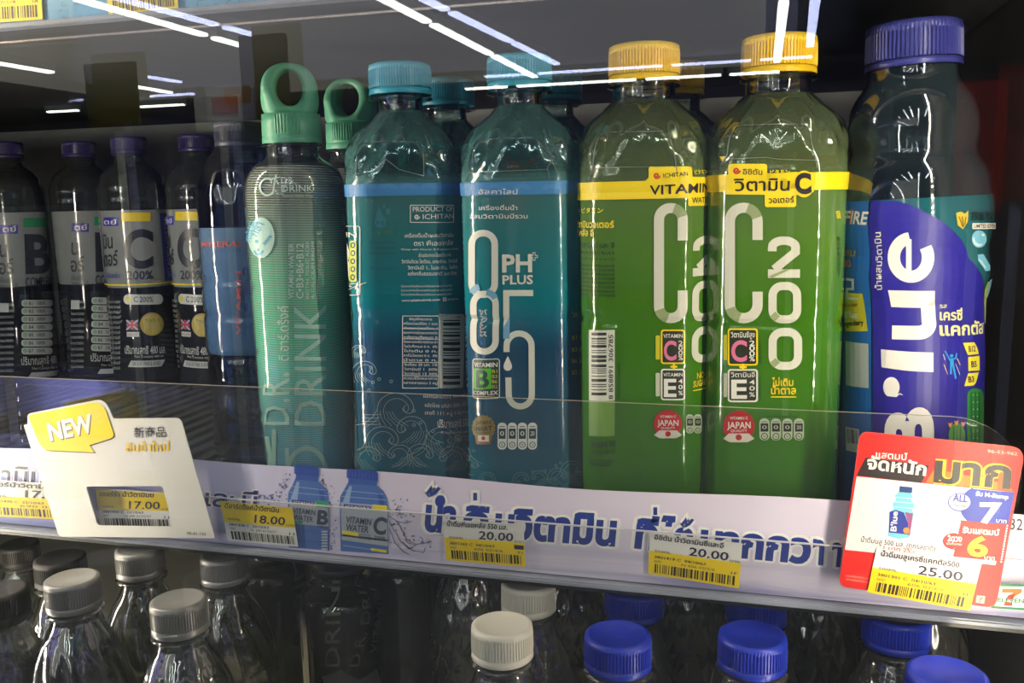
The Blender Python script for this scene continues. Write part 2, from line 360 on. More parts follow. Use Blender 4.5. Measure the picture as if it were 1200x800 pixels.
class Art:
    def __init__(s, surf): s.surf = surf; s.g = {}; s.z = (0, 0, 1); s.grp = 'lettering'; s.lin = None
    def px(s, P):
        P = np.asarray(P, float).reshape(-1, 2); return np.stack([s.z[0] + P[:, 0] / s.z[2], s.z[1] + P[:, 1] / s.z[2]], 1)
    def anchor(s, x, y):
        """from here on extend linearly round the surface from this point (for print that wraps out of view)"""
        if x is None: s.lin = None; return
        p = s.px([(x, y)])[0]; a = s.surf.pre([p])[0]
        c = np.array([s.cx, p[1]]); e = s.surf.pre([c, c + (1, 0), c + (0, 1)])
        s.lin = (p, a, (e[1] - e[0])[0], (e[2] - e[0])[1])
    def pre(s, P):
        q = s.px(P)
        if s.lin is None: return s.surf.pre(q)
        p, a, ku, kv = s.lin
        return np.stack([a[0] + (q[:, 0] - p[0]) * ku, a[1] + (q[:, 1] - p[1]) * kv], 1)
    def add(s, A, F, mat, L):
        s.g.setdefault(s.grp, []).append((A, F, mat, L))
    def poly(s, P, mat, L=1): s.add(s.pre(P), [tuple(range(len(P)))], mat, L)
    def rect(s, x0, y0, x1, y1, mat, L=1, r=0): s.poly(rrect(x0, y0, x1, y1, r), mat, L)
    def disc(s, x, y, rx, mat, L=1, ry=None, n=28):
        ry = ry or rx; s.poly([(x + rx * math.cos(2 * math.pi * i / n), y + ry * math.sin(2 * math.pi * i / n)) for i in range(n)], mat, L)
    def line(s, P, w, mat, L=1, closed=False):
        P = np.asarray(P, float); n = len(P)
        keep = [0] + [i for i in range(1, n) if np.hypot(*(P[i] - P[i - 1])) > 1e-6]; P = P[keep]; n = len(P)
        if closed and np.hypot(*(P[0] - P[-1])) < 1e-6: P = P[:-1]; n -= 1
        Lp = []; Rp = []
        for i in range(n):
            a = P[(i - 1) % n] if (closed or i) else P[0]; b = P[(i + 1) % n] if (closed or i < n - 1) else P[-1]
            d1 = P[i] - a; d2 = b - P[i]
            if np.hypot(*d1) < 1e-9: d1 = d2
            if np.hypot(*d2) < 1e-9: d2 = d1
            d1 = d1 / np.hypot(*d1); d2 = d2 / np.hypot(*d2); d = d1 + d2
            if np.hypot(*d) < 1e-6: d = d1
            d /= np.hypot(*d); k = min(1 / max(d @ d1, .35), 2.2); nn = np.array([-d[1], d[0]]) * w / 2 * k
            Lp.append(P[i] + nn); Rp.append(P[i] - nn)
        F = [(i, (i + 1) % n, n + (i + 1) % n, n + i) for i in range(n if closed else n - 1)]
        s.add(s.pre(Lp + Rp), F, mat, L)
    def t(s, body, x0, y0, x1, y1, h, mat, L=2, b=0.0, fit=False, shear=0.0):
        """text whose baseline runs (x0,y0)-(x1,y1); h = height of a plain letter, or of the whole text if fit"""
        V, F, I = text_geo(body, b)
        if not len(V): return
        mn = V[:, 0].min(); W = V[:, 0].max() - mn
        d = np.array([x1 - x0, y1 - y0], float); up = np.array([d[1], -d[0]]) / np.hypot(*d)
        C = s.pre([(x0, y0), (x1, y1), (x0 + up[0] * h, y0 + up[1] * h)])
        u = (V[:, 0] - mn) / W
        if fit: v = (V[:, 1] - V[:, 1].min()) / (V[:, 1].max() - V[:, 1].min())
        else: v = V[:, 1] / ref_for(body)
        u = u + shear * v
        A = C[0] + u[:, None] * (C[1] - C[0]) + v[:, None] * (C[2] - C[0])
        s.add(A, F, mat, L + I * .16)
    def bars(s, x0, y0, x1, y1, mat, L=2, n=34, seed=1, vertical=True, q=None):
        """barcode inside the box (or quad q = TL, TR, BR, BL)"""
        rd = random.Random(seed); pos = 0; ws = []
        while pos < 1:
            a = rd.choice((1, 1, 2, 3)) / (n * 2.6); g = rd.choice((1, 1, 2)) / (n * 2.2)
            if pos + a > 1: break
            ws.append((pos, pos + a)); pos += a + g
        if q is None: q = [(x0, y0), (x1, y0), (x1, y1), (x0, y1)]
        q = np.array(q, float)
        for a, b in ws:
            if vertical: s.poly([q[0] + (q[1] - q[0]) * a, q[0] + (q[1] - q[0]) * b, q[3] + (q[2] - q[3]) * b, q[3] + (q[2] - q[3]) * a], mat, L)
            else: s.poly([q[0] + (q[3] - q[0]) * a, q[1] + (q[2] - q[1]) * a, q[1] + (q[2] - q[1]) * b, q[0] + (q[3] - q[0]) * b], mat, L)
    def build(s, parent, labels={}):
        for grp, items in s.g.items():
            bm = bmesh.new(); mats = []
            for A, F, mat, L in items:
                if mat not in mats: mats.append(mat)
                mi = mats.index(mat); LL = np.broadcast_to(L, (len(A),)); vs = [bm.verts.new((a[0], a[1], l_)) for a, l_ in zip(A, LL)]
                for f in F:
                    try: bm.faces.new([vs[i] for i in f]).material_index = mi
                    except ValueError: pass
            bmesh.ops.triangulate(bm, faces=[f for f in bm.faces if len(f.verts) > 4])
            if s.surf.step:
                for ax, st in enumerate(s.surf.step):
                    if not st: continue
                    cs = [v.co[ax] for v in bm.verts]; k = math.ceil(min(cs) / st)
                    while k * st < max(cs):
                        co = [0, 0, 0]; no = [0, 0, 0]; co[ax] = k * st; no[ax] = 1
                        bmesh.ops.bisect_plane(bm, geom=bm.verts[:] + bm.edges[:] + bm.faces[:], dist=1e-7, plane_co=co, plane_no=no); k += 1
            V = np.array([v.co[:] for v in bm.verts]); P = s.surf.post(V[:, :2], V[:, 2] * .00006)
            for v, p in zip(bm.verts, P): v.co = p
            me = bpy.data.meshes.new(grp); bm.to_mesh(me); bm.free()
            for m in mats: me.materials.append(m)
            o = link(grp, me, parent, labels.get(grp)); o['kind'] = 'stuff'

def rrect(x0, y0, x1, y1, r=0, n=5):
    if not r: return [(x0, y0), (x1, y0), (x1, y1), (x0, y1)]
    P = []
    for cx, cyy, a in ((x1 - r, y0 + r, -90), (x1 - r, y1 - r, 0), (x0 + r, y1 - r, 90), (x0 + r, y0 + r, 180)):
        for i in range(n + 1):
            t = math.radians(a + 90 * i / n); P.append((cx + r * math.cos(t), cyy + r * math.sin(t)))
    return P
def arc(cx, cyy, rx, ry, a0, a1, n=10):
    return [(cx + rx * math.cos(math.radians(a0 + (a1 - a0) * i / n)), cyy + ry * math.sin(math.radians(a0 + (a1 - a0) * i / n))) for i in range(n + 1)]
def quadpt(q, s_, t_):
    q = np.array(q, float); return tuple((q[0] * (1 - s_) + q[1] * s_) * (1 - t_) + (q[3] * (1 - s_) + q[2] * s_) * t_)

# ================================================================ bottles
def interp(prof):
    z = np.array([p[0] for p in prof]); r = np.array([p[1] for p in prof])
    return lambda Z: np.interp(Z, z, r)
def pnorm(parts, p):
    s_ = 0
    for q in parts: s_ = s_ + q ** -p
    return s_ ** (-1.0 / p)
def grid(rf, z0, z1, nz, nt=120, bottom=False, top=False, extra=0.0, zs=None):
    zs = np.linspace(z0, z1, nz) if zs is None else np.array(zs); th = np.arange(nt) * 2 * math.pi / nt
    V = []; F = []
    for z in zs:
        r = rf(th, np.full(nt, z)) + extra
        V += list(zip(r * np.sin(th), -r * np.cos(th), np.full(nt, z)))
    m = len(zs)
    for i in range(m - 1):
        for j in range(nt):
            a = i * nt + j; b = i * nt + (j + 1) % nt; F.append((a, b, b + nt, a + nt))
    if bottom: V.append((0, 0, zs[0])); c = len(V) - 1; F += [((j + 1) % nt, j, c) for j in range(nt)]
    if top: V.append((0, 0, zs[-1])); c = len(V) - 1; F += [((m - 1) * nt + j, (m - 1) * nt + (j + 1) % nt, c) for j in range(nt)]
    return V, F
def cap_meshes(r, z0, z1, mat, ribs=72, ring_h=.0035, top_in=.0):
    """ribbed screw cap and its tamper ring"""
    nt = ribs * 4; V = []; F = []
    H = z1 - z0 - ring_h; zb = z0 + ring_h
    lev = [(zb + .0002, .965, 0), (zb + .0004, 1.0, 1), (zb + H * .72, .99, 1), (zb + H * .80, .985, 0), (zb + H * .93, .97, 0), (z1 - .0003, .90, 0), (z1, .84, 0), (z1 - top_in, .80, 0), (z1 - top_in, .01, 0)]
    for z, k, rib in lev:
        for j in range(nt):
            d = (.045 if (j % 4) in (0, 1) else 0) if rib else .0
            rr = r * (k - d); a = 2 * math.pi * j / nt; V.append((rr * math.sin(a), -rr * math.cos(a), z))
    for i in range(len(lev) - 1):
        for j in range(nt):
            a = i * nt + j; b = i * nt + (j + 1) % nt; F.append((a, b, b + nt, a + nt))
    cap = mesh('cap', V, F, mat)
    cap.polygons.foreach_set('use_smooth', [not (nt <= i < 2 * nt) for i in range(len(cap.polygons))])
    rf = interp([(z0, r * .975), (z0 + .0004, r * 1.0), (z0 + ring_h * .8, r * .985), (z0 + ring_h, r * .94)])
    V, F = grid(lambda t, z: rf(z), z0, z0 + ring_h, 0, 64, zs=[z0, z0 + .0004, z0 + ring_h * .8, z0 + ring_h])
    return cap, mesh('tamper_ring', V, F, mat)
def bottle(name, label, px, Y, base, rf, H, cap, body_mat, liq_mat, level, cat='bottle', group=None, nz=110, X=None, rz=None, collar=True):
    """cap = (radius, z0, z1, material)"""
    p = at(px, 330, Y); x = p[0] if X is None else X
    rz = math.atan2(-x, Y) * -1 if rz is None else rz
    rz = -math.atan2(x, Y) if rz is None else rz
    rz = -math.atan2(x, Y)
    t = thing(name, label, cat, (x, Y, base), rz, group)
    V, F = grid(rf, 0.0, cap[1] + .004, nz, bottom=True)
    link('body', mesh('body', V, F, body_mat), t)
    if liq_mat:
        ir = lambda th, z: rf(th, z) * .975 - .0002
        V, F = grid(ir, .0015, level, int(nz * .8), bottom=True, top=True)
        # outward normals for the closed liquid volume
        me = mesh('liquid', V, F, liq_mat); link('liquid', me, t)
    c, r = cap_meshes(cap[0], cap[1], cap[2], cap[3], top_in=.0006 if len(cap) < 5 else cap[4])
    link('cap', c, t); link('tamper_ring', r, t)
    if collar:
        rr = cap[0] * 1.02; zc = cap[1] - .0022
        g = interp([(zc - .0009, rr * .86), (zc - .0003, rr), (zc + .0003, rr), (zc + .0009, rr * .86)])
        V, F = grid(lambda th, z: g(z), 0, 0, 0, 64, zs=[zc - .0009, zc - .0003, zc + .0003, zc + .0009])
        link('neck_ring', mesh('neck_ring', V, F, body_mat), t)
    return t
def sleeve(t, rf, z0, z1, mat, nz=70, name='printed_sleeve'):
    V, F = grid(rf, z0, z1, nz, extra=.0003); return link(name, mesh(name, V, F, mat), t)
def rzof(x, Y): return -math.atan2(x, Y)
BASE = 1.222

# ---------------- faceted square-shouldered bottle (blue-capped and yellow-capped drinks)
def make_rf(R, neck, zs, waist=.115, bands=(.1925, .180)):
    """zs = shoulder profile (z, r); square body with cut corners, diamond facets on the shoulder"""
    sh = interp(zs)
    def rf(th, z):
        c = np.abs(np.cos(th)); s_ = np.abs(np.sin(th)); cc = np.maximum(np.abs(np.cos(th - math.pi / 4)), np.abs(np.sin(th - math.pi / 4)))
        body = pnorm([R / np.maximum(c, .05), R / np.maximum(s_, .05), 1.155 * R / cc], 22)
        taper = 1 - .035 * np.clip((.05 - z) / .05, 0, 1) ** 2 - .10 * np.clip((.006 - z) / .006, 0, 1) ** 2
        body = body * taper * (1 - .030 * np.exp(-((z - waist) / .0016) ** 2))
        for b in bands: body = body * (1 - .010 * np.exp(-((z - b) / .0018) ** 2))
        cone = sh(z)
        # diamond facets: triangular wave over angle, phase shifting with height
        n = 12; da = 2 * math.pi / n
        amt = np.clip((z - .188) / .004, 0, 1) * np.clip((.2275 - z) / .004, 0, 1)
        row = (z - .188) / .0135                 # rows of facets, every second row turned half a step
        k = np.floor(row); fr = row - k
        a0 = (th + (k % 2) * da / 2) % da - da / 2; a1 = (th + ((k + 1) % 2) * da / 2) % da - da / 2
        p0 = math.cos(da / 2) / np.cos(a0); p1 = math.cos(da / 2) / np.cos(a1)
        cone = cone * (1 + amt * 3.4 * ((p0 * (1 - fr) + p1 * fr) - .985))
        return np.where(z > .170, pnorm([body, np.maximum(cone, 1e-3)], 40), body)
    return rf
PH_SH = [(.17, .0395), (.186, .0385), (.193, .0366), (.2, .0345), (.2076, .0318), (.2153, .0252), (.2229, .0165), (.2275, .0122), (.245, .0120)]
GR_SH = [(.17, .041), (.186, .0405), (.193, .0392), (.2054, .0358), (.2128, .0310), (.2203, .0238), (.227, .0163), (.245, .0158)]
rf_ph = make_rf(.0322, .012, PH_SH); rf_gr = make_rf(.0336, .016, GR_SH)
m_bluecap = mottled('cap_sky_blue', rgb(66, 176, 208), rgb(58, 166, 200), 30, .35)
m_yelcap = mottled('cap_yellow', rgb(246, 205, 30), rgb(238, 196, 22), 30, .35)
m_ph_shell = shell_mat('teal_pet', (.80, .95, .95, 1), 3.2)
m_gr_shell = shell_mat('green_pet', (.86, .95, .82, 1), 3.0)
m_water_teal = liquid_mat('teal_liquid', rgb(170, 225, 225))
m_water_green = liquid_mat('green_liquid', rgb(200, 225, 150))
m_film_ph = film_mat('teal_film', .24, [(0, (70, 205, 235), .58), (.05, (36, 130, 176), .60), (.10, (30, 110, 162), .62), (.1145, (38, 165, 205), .60), (.125, (26, 200, 226), .54), (.16, (90, 212, 222), .44), (.189, (140, 222, 226), .34), (.193, (150, 232, 228), .07), (.21, (150, 232, 228), .05), (.228, (150, 215, 215), .04)], edge=.75)
m_film_gr = film_mat('green_film', .24, [(0, (92, 168, 30), .78), (.06, (84, 164, 22), .80), (.12, (92, 168, 30), .76), (.155, (124, 184, 56), .68), (.178, (146, 192, 96), .56), (.19, (160, 190, 120), .34), (.215, (170, 195, 135), .16), (.23, (170, 195, 140), .08)], edge=.35)
m_glint = film_mat('pet_edge_glint', .24, [(0, (215, 235, 232), .38), (.24, (215, 235, 232), .38)], gloss=8.0)  # pale stripe painting the highlight along the edge of the shoulder panel
BAND_BLUE = ink(70, 140, 205); TEALW = ink(248, 252, 252); GREYW = ink(222, 226, 218)
ICH = ink(30, 24, 30)

def stad(x0, y0, x1, y1, r, n=8): return rrect(x0, y0, x1, y1, r, n)
def spiral(A, x, y, r, w, mat, L=3):
    A.line([(x + r * (1 - i / 26) * math.cos(i * .42), y + r * (1 - i / 26) * math.sin(i * .42)) for i in range(24)], w, mat, L)
def pills(A, xs, y0, y1, wd, outl, fill, L=2, vals=('0', '0', '0', '20')):
    for k, x in enumerate(xs):
        h = y1 - y0
        A.rect(x - wd / 2, y0, x + wd / 2, y1, outl, L, wd * .45); A.rect(x - wd * .38, y0 + h * .22, x + wd * .38, y0 + h * .60, fill, L + 1)
        A.t(vals[k % len(vals)], x - wd * .22, y0 + h * .48, x + wd * .22, y0 + h * .48, h * .16, outl, L + 2, .02)
        A.disc(x, y0 + h * .82, wd * .34, fill, L + 1); A.disc(x, y0 + h * .82, wd * .26, outl, L + 2)
        A.t('%', x - wd * .15, y0 + h * .86, x + wd * .15, y0 + h * .86, h * .08, fill, L + 3)
        A.line([(x - wd * .3, y0 + h * .15), (x + wd * .3, y0 + h * .15)], h * .03, fill, L + 1)
def curl(A, x, y, s_, fl, mat, w):
    """one engraved wave: crest with a curl and combed lines"""
    f = -1 if fl else 1
    tr = lambda P: [(x + f * a * s_, y + b * s_) for a, b in P]
    A.line(tr(arc(0, 0, 1, .9, 180, 350, 14) + arc(.72, -.02, .27, .26, 0, 230, 8)), w, mat)
    A.line(tr(arc(.05, .15, .72, .75, 180, 335, 12) + arc(.55, -.02, .16, .17, 0, 200, 6)), w * .8, mat)
    for k in range(6):
        A.line(tr([(-1.0 + .16 * k, .05 + .02 * k), (-.98 + .2 * k, .5), (-.8 + .3 * k, .95)]), w * .7, mat)
    A.line(tr([(-1, 0), (-1.25, .45), (-1.7, .8), (-2.2, .95)]), w, mat)
    A.line(tr([(-.9, .4), (-1.2, .75), (-1.7, 1.05)]), w * .7, mat)

# ================================================================ teal alkaline water, back label towards us
def band_z(A, y0px, y1px, mat, rf, cxpx, L=1, t0=-3.14159, t1=3.14159):
    """a printed band all the way round between two heights"""
    a = A.surf.pre([(cxpx, y0px), (cxpx, y1px)])
    th = np.linspace(t0, t1, 60); P = [(t, a[0][1]) for t in th] + [(t, a[1][1]) for t in th]
    A.add(np.array(P), [(i, i + 1, 60 + i + 1, 60 + i) for i in range(59)], mat, L)

def ph_bottle(label, px, Y, group='sky-blue-capped alkaline water bottles'):
    t = bottle('water_bottle', label, px, Y, BASE, rf_ph, .2532, (.0176, .2362, .2532, m_bluecap), m_ph_shell, m_water_teal, .2262, group=group)
    sleeve(t, rf_ph, .002, .2275, m_film_ph, 90); return t
def surf_of(t, rf, R, step=(.07, .0024)): return Round(t.location, t.rotation_euler.z, rf, R, step=step)

ph2 = ph_bottle('teal alkaline water bottle showing its barcode and back text', 478, .4828)
A = Art(surf_of(ph2, rf_ph, .035)); A.z = (400, 200, 4.706); A.cx = 478
A.grp = 'band'; band_z(A, 214.5, 229, BAND_BLUE, rf_ph, 478)
A.grp = 'lettering'
for k in range(5):
    for q in range(3): A.line(arc(150 + k * 110, 100, 22 + q * 12, 12 + q * 8, 180, 360, 7), 2, ink(120, 175, 225), 2)
A.line(rrect(380, 190, 614, 284, 4), 4, TEALW, closed=True)
A.t('PRODUCT OF', 393, 226, 608, 222, 27, TEALW, b=.012); A.t('ICHITAN', 447, 266, 612, 262, 26, TEALW, b=.012); spiral(A, 415, 253, 15, 5, TEALW)
A.t('เครื่องดื่มน้ำผสมวิตามิน', 350, 368, 612, 364, 16, TEALW, b=.012); A.t('ตรา พีเอชพลัส', 400, 413, 610, 409, 20, TEALW, b=.015)
A.t('Water with Vitamin B Complex Drink', 330, 438, 640, 434, 10, TEALW)
for y, a, b, s_ in ((475, 425, 600, 'ส่วนประกอบโดยประมาณ'), (509, 333, 632, 'วิตามินบีรวม โซเดียม, แคลเซียม, วิตามินซี'), (543, 365, 632, 'วิตามินบี 1, ไนอะซิน, โฟลิก'), (576, 368, 628, 'แต่งกลิ่นธรรมชาติ และวัตถุ')):
    A.t(s_, a, y, b, y - 4, 15, TEALW, b=.01)
for y in (641, 664, 687): A.t('ไม่เหมาะสำหรับเด็กและสตรีมีครรภ์ ควรเก็บในที่เย็น', 330, y, 606, y - 4, 8, TEALW)
A.t('www.phplusdrink.com', 334, 720, 540, 715, 12, TEALW, b=.02); A.rect(556, 698, 576, 718, TEALW); A.t('f', 562, 716, 571, 716, 15, ink(30, 90, 130), 3, .02)
A.t('phplus', 583, 713, 640, 710, 12, TEALW)
DROP = ink(60, 135, 150)
A.poly([(210, 200), (225, 235), (245, 262)] + arc(217, 280, 34, 34, -20, 200, 12) + [(188, 262)], DROP)
A.disc(238, 195, 9, DROP, 1, 12); A.disc(260, 225, 12, DROP, 1, 18)
A.t('+8', 195, 300, 240, 300, 26, ink(30, 110, 130), 2, .02)
A.t('++8 TEQ', 170, 355, 285, 350, 20, ink(90, 140, 60))
for y in (400, 430, 460, 545): A.t('น้ำดื่มผสมวิตามินบีรวม', 160, y, 300, y, 12, ink(24, 96, 112))
A.grp = 'side_badge'
A.line(rrect(-20, 305, 108, 684, 14), 4, WHITE, closed=True); A.t('3', 22, 600, 62, 600, 195, WHITE, 2, .03)
A.rect(52, 385, 90, 612, ink(200, 215, 30), 2, 12)
for k in range(5): A.disc(71, 410 + k * 44, 13, ink(18, 60, 80), 3, 17); A.disc(71, 410 + k * 44, 6, ink(200, 215, 30), 4, 9)
A.t('PLEX', 46, 652, 92, 652, 32, WHITE, 2, .02); A.t('AMIN', 20, 365, 92, 365, 26, WHITE, 2, .02)
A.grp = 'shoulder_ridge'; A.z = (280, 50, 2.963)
A.line([(402, 480), (413, 400), (418, 356), (432, 345), (622, 345), (634, 356), (640, 458)], 3, m_glint); A.line([(402, 458), (465, 446), (512, 405), (556, 440), (640, 462)], 3, m_glint)
A.grp = 'nutrition_table'; A.z = (280, 300, 2.963)
A.line(rrect(569, 207, 691, 457, 2), 2.6, TEALW, closed=True)
for y in (252, 288, 369, 416): A.line([(569, y - 2), (691, y)], 2, TEALW)
rows = ['ข้อมูลโภชนาการ', 'หนึ่งหน่วยบริโภค: 1 ขวด', 'จำนวนหน่วยบริโภค: 1', 'คุณค่าทางโภชนาการต่อ', 'พลังงานทั้งหมด 0', 'ร้อยละของปริมาณที่แนะนำ', 'ไขมันทั้งหมด 0 ก.  0%', 'โปรตีน 0 ก.', 'คาร์โบไฮเดรต 0 ก.  0%', 'น้ำตาล 0 ก.', 'โซเดียม 20 มก. 1%', 'วิตามินบี 1  30%', 'วิตามินบี 12 30%', 'ควรบริโภคอาหาร', 'หลากหลายครบ 5 หมู่']
for k, s_ in enumerate(rows):
    y = 221 + k * 15.8; A.t(s_, 573 + (18 if k == 0 else 0), y, 687 - (18 if k == 0 else 0), y + 2, 6.5, TEALW, b=.012)
A.grp = 'barcode'; A.rect(695, 200, 775, 457, ink(205, 212, 205)); A.bars(706, 208, 764, 448, ink(20, 30, 36), vertical=False, n=24, seed=3)
A.grp = 'lettering'
A.t('ผลิตโดย บริษัท อิชิตัน กรุ๊ป', 645, 522, 785, 518, 10, TEALW); A.t('เลขที่ 111 หมู่ 4 อยุธยา', 645, 548, 785, 544, 10, TEALW)
A.t('ปริมาณสุทธิ 550', 688, 592, 790, 588, 20, TEALW, b=.02); A.t('ควรเก็บในที่เย็น แห้ง', 700, 614, 790, 612, 7, TEALW)
A.t('ผลิตและบรรจุ 10-1-04559', 640, 490, 790, 484, 9, TEALW)
A.disc(757, 632, 12, TEALW, 1); A.disc(757, 632, 10, ink(16, 84, 112), 2); spiral(A, 757, 632, 7, 2, TEALW)
A.grp = 'wave_drawing'; WV = ink(150, 190, 200)
for x, y, s_, fl in ((545, 530, 62, 0), (440, 400, 40, 0), (420, 330, 24, 0), (600, 600, 50, 1), (700, 640, 52, 0), (500, 640, 55, 0), (630, 690, 44, 0), (740, 700, 46, 1), (560, 690, 40, 1), (450, 700, 44, 0), (780, 660, 40, 0)):
    curl(A, x, y, s_, fl, WV, 2.2)
for x, y in ((462, 386), (489, 426), (468, 437), (530, 434), (607, 536), (630, 577), (608, 585), (672, 607), (690, 645), (724, 660), (590, 694), (455, 465)): A.line(arc(x, y, 5, 5, 0, 360, 10), 2, WV, closed=True)
for y in (548, 560, 572, 582): A.line([(430, y), (470 + (y * 7 % 30), y)], 2, WV)
A.build(ph2)

# ================================================================ teal alkaline water, 8.5 front
ph3 = ph_bottle('teal alkaline water bottle with large white 8.5 and green B badge', 613, .4825)
A = Art(surf_of(ph3, rf_ph, .035)); A.z = (540, 190, 4.706); A.cx = 613
A.grp = 'band'; band_z(A, 212.5, 228, BAND_BLUE, rf_ph, 613)
A.grp = 'lettering'
for k in range(4):
    for q in range(3): A.line(arc(40 + k * 150, 150, 22 + q * 12, 12 + q * 8, 180, 360, 7), 2, ink(120, 175, 225), 2)
A.t('อัลคาไลน์', 103, 176, 316, 176, 20, WHITE, 3, .02); A.t('เครื่องดื่มน้ำ', 105, 263, 312, 263, 18, TEALW, b=.012); A.t('ผสมวิตามินบีรวม', 58, 309, 368, 309, 18, TEALW, b=.012)
A.z = (0, 0, 1)
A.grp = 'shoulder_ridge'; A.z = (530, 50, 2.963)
A.line([(50, 480), (66, 400), (82, 350), (96, 337), (284, 331), (298, 345), (352, 398), (328, 432), (338, 500)], 3, m_glint); A.line([(58, 452), (170, 446), (328, 440)], 3, m_glint)
A.z = (0, 0, 1)
A.grp = 'number_print'
A.line(stad(554, 273, 580.5, 345, 13), 7.6, GREYW, closed=True); A.line(stad(556, 344, 581.5, 411.5, 12.5), 7.4, GREYW, 1, closed=True)
A.line(arc(567.3, 345, 13, 10, 190, 250, 5), 7.2, ink(110, 170, 210), 2); A.line(arc(569, 352, 12.5, 10, 280, 345, 5), 7.2, ink(110, 170, 210), 2)
A.z = (530, 300, 2.857)
A.line([(270, 123), (182, 123), (182, 276)], 20, GREYW)
A.line([(183, 320), (183, 302)] + arc(224, 300, 41, 42, 180, 360, 12) + [(266, 460)] + arc(228, 462, 38, 40, 0, 180, 12) + [(189, 405)], 20, GREYW)
A.poly([(187, 333), (197, 355)] + arc(187, 368, 14, 15, -30, 210, 10) + [(177, 355)], WHITE)
A.poly([(172, 276), (193, 276), (193, 200), (172, 240)], ink(120, 175, 215), 2)
A.z = (540, 190, 4.706)
A.grp = 'lettering'
A.t('PH', 231, 608, 392, 606, 100, GREYW, b=.055, fit=True); A.t('PLUS', 232, 674, 397, 672, 52, GREYW, b=.045, fit=True)
A.line([(383, 513), (396, 513), (396, 498), (408, 498), (408, 513), (421, 513), (421, 525), (408, 525), (408, 540), (396, 540), (396, 525), (383, 525)], 3.5, GREYW, closed=True)
A.z = (530, 300, 2.857)
for k, ch in enumerate('バランス'): A.t(ch, 100, 196 + k * 24, 119, 196 + k * 24, 18, GREYW, 3, .01)
A.t('pH balance', 96, 180, 96, 268, 8, GREYW, 3)
A.grp = 'vitamin_badge'
A.rect(73, 343, 160, 474, ink(28, 58, 66), 1, 8); A.line(rrect(73, 343, 160, 474, 8), 2.6, WHITE, 2, closed=True)
A.t('VITAMIN', 78, 369, 154, 369, 14, WHITE, 3, .03); A.rect(76, 375, 133, 443, ink(90, 190, 30), 2); A.t('B', 84, 440, 126, 440, 60, ink(16, 60, 50), 3, .05, fit=True)
A.t('COMPLEX', 76, 462, 156, 462, 13, WHITE, 3, .03)
for k, s_ in enumerate(('B1', 'B3', 'B6', 'B12')): A.t(s_, 136, 390 + k * 17, 153, 390 + k * 17, 11, ink(200, 215, 40), 3, .02)
A.grp = 'gold_badge'; GOLD = ink(150, 128, 60)
A.poly([(107 + (40 if i % 2 else 36) * math.cos(i * math.pi / 18), 573 + (40 if i % 2 else 36) * 1.1 * math.sin(i * math.pi / 18)) for i in range(36)], GOLD)
A.poly([(80, 600), (136, 600), (130, 628), (84, 628)], ink(170, 110, 50), 2)
A.t('JAPAN', 82, 562, 132, 560, 12, ink(40, 44, 40), 3, .02); A.t('SMART', 76, 583, 138, 581, 14, ink(40, 44, 40), 3, .03); A.t('TECHNOLOGY', 82, 593, 132, 592, 6, ink(40, 44, 40), 3)
A.rect(90, 598, 126, 619, WHITE, 4); A.disc(108, 608, 6.5, ink(205, 50, 45), 5)
A.grp = 'nutrition_pills'; pills(A, (169, 202, 235, 268), 556, 646, 30, TEALW, ink(28, 60, 70))
A.grp = 'wave_drawing'; WV2 = ink(120, 170, 185)
for x, y, s_, fl in ((395, 715, 34, 0), (350, 735, 30, 0), (290, 740, 26, 1), (30, 660, 34, 1), (55, 700, 34, 0), (420, 745, 26, 0), (230, 745, 26, 0), (120, 745, 26, 1)):
    curl(A, x, y, s_, fl, WV2, 1.9)
for x, y in ((310, 718), (360, 690), (345, 700), (270, 720), (75, 650), (90, 700)): A.line(arc(x, y, 4, 4, 0, 360, 10), 1.8, WV2, closed=True)
A.grp = 'lettering'; YG = ink(150, 180, 60)
for k, (y, s_) in enumerate(((205, 'วิต'), (280, 'B1'), (320, 'B3'), (358, 'B6'), (396, 'B12'))): A.t(s_, 398, y, 414, y - 2, 14, YG, 3, .02)
A.build(ph3)
for src, lab, y in ((ph2, 'teal water bottle directly behind the barcode-side alkaline bottle', .552), (ph3, 'teal water bottle directly behind the large 8.5 bottle', .552)):
    c = copy_tree(src); c['label'] = lab; c.location = (src.location.x + .003, y, BASE)

# ================================================================ green vitamin water
def gr_bottle(label, px, Y, group='yellow-capped green vitamin water bottles'):
    t = bottle('vitamin_drink_bottle', label, px, Y, BASE, rf_gr, .2545, (.0186, .2362, .2550, m_yelcap), m_gr_shell, m_water_green, .2262, group=group)
    sleeve(t, rf_gr, .002, .2265, m_film_gr, 90); return t
SIL = ink(214, 216, 200); SILD = ink(150, 165, 120); BLK = ink(14, 20, 12)
def big_c(A, xl, xr, y_top, y_hook, y_hook2, y_bot, w):
    r = (xr - xl) / 2; cx = (xl + xr) / 2
    A.line([(xr, y_hook), (xr, y_top + r)] + arc(cx, y_top + r, r, r, 0, -180, 12)[1:] + [(xl, y_bot - r)] + arc(cx, y_bot - r, r, r, 180, 0, 12)[1:] + [(xr, y_hook2)], w, SIL)
    A.line(arc(cx, y_top + r, r, r, -15, -75, 6), w * .98, SILD, 2); A.line(arc(cx, y_bot - r, r, r, 165, 105, 6), w * .98, SILD, 2)
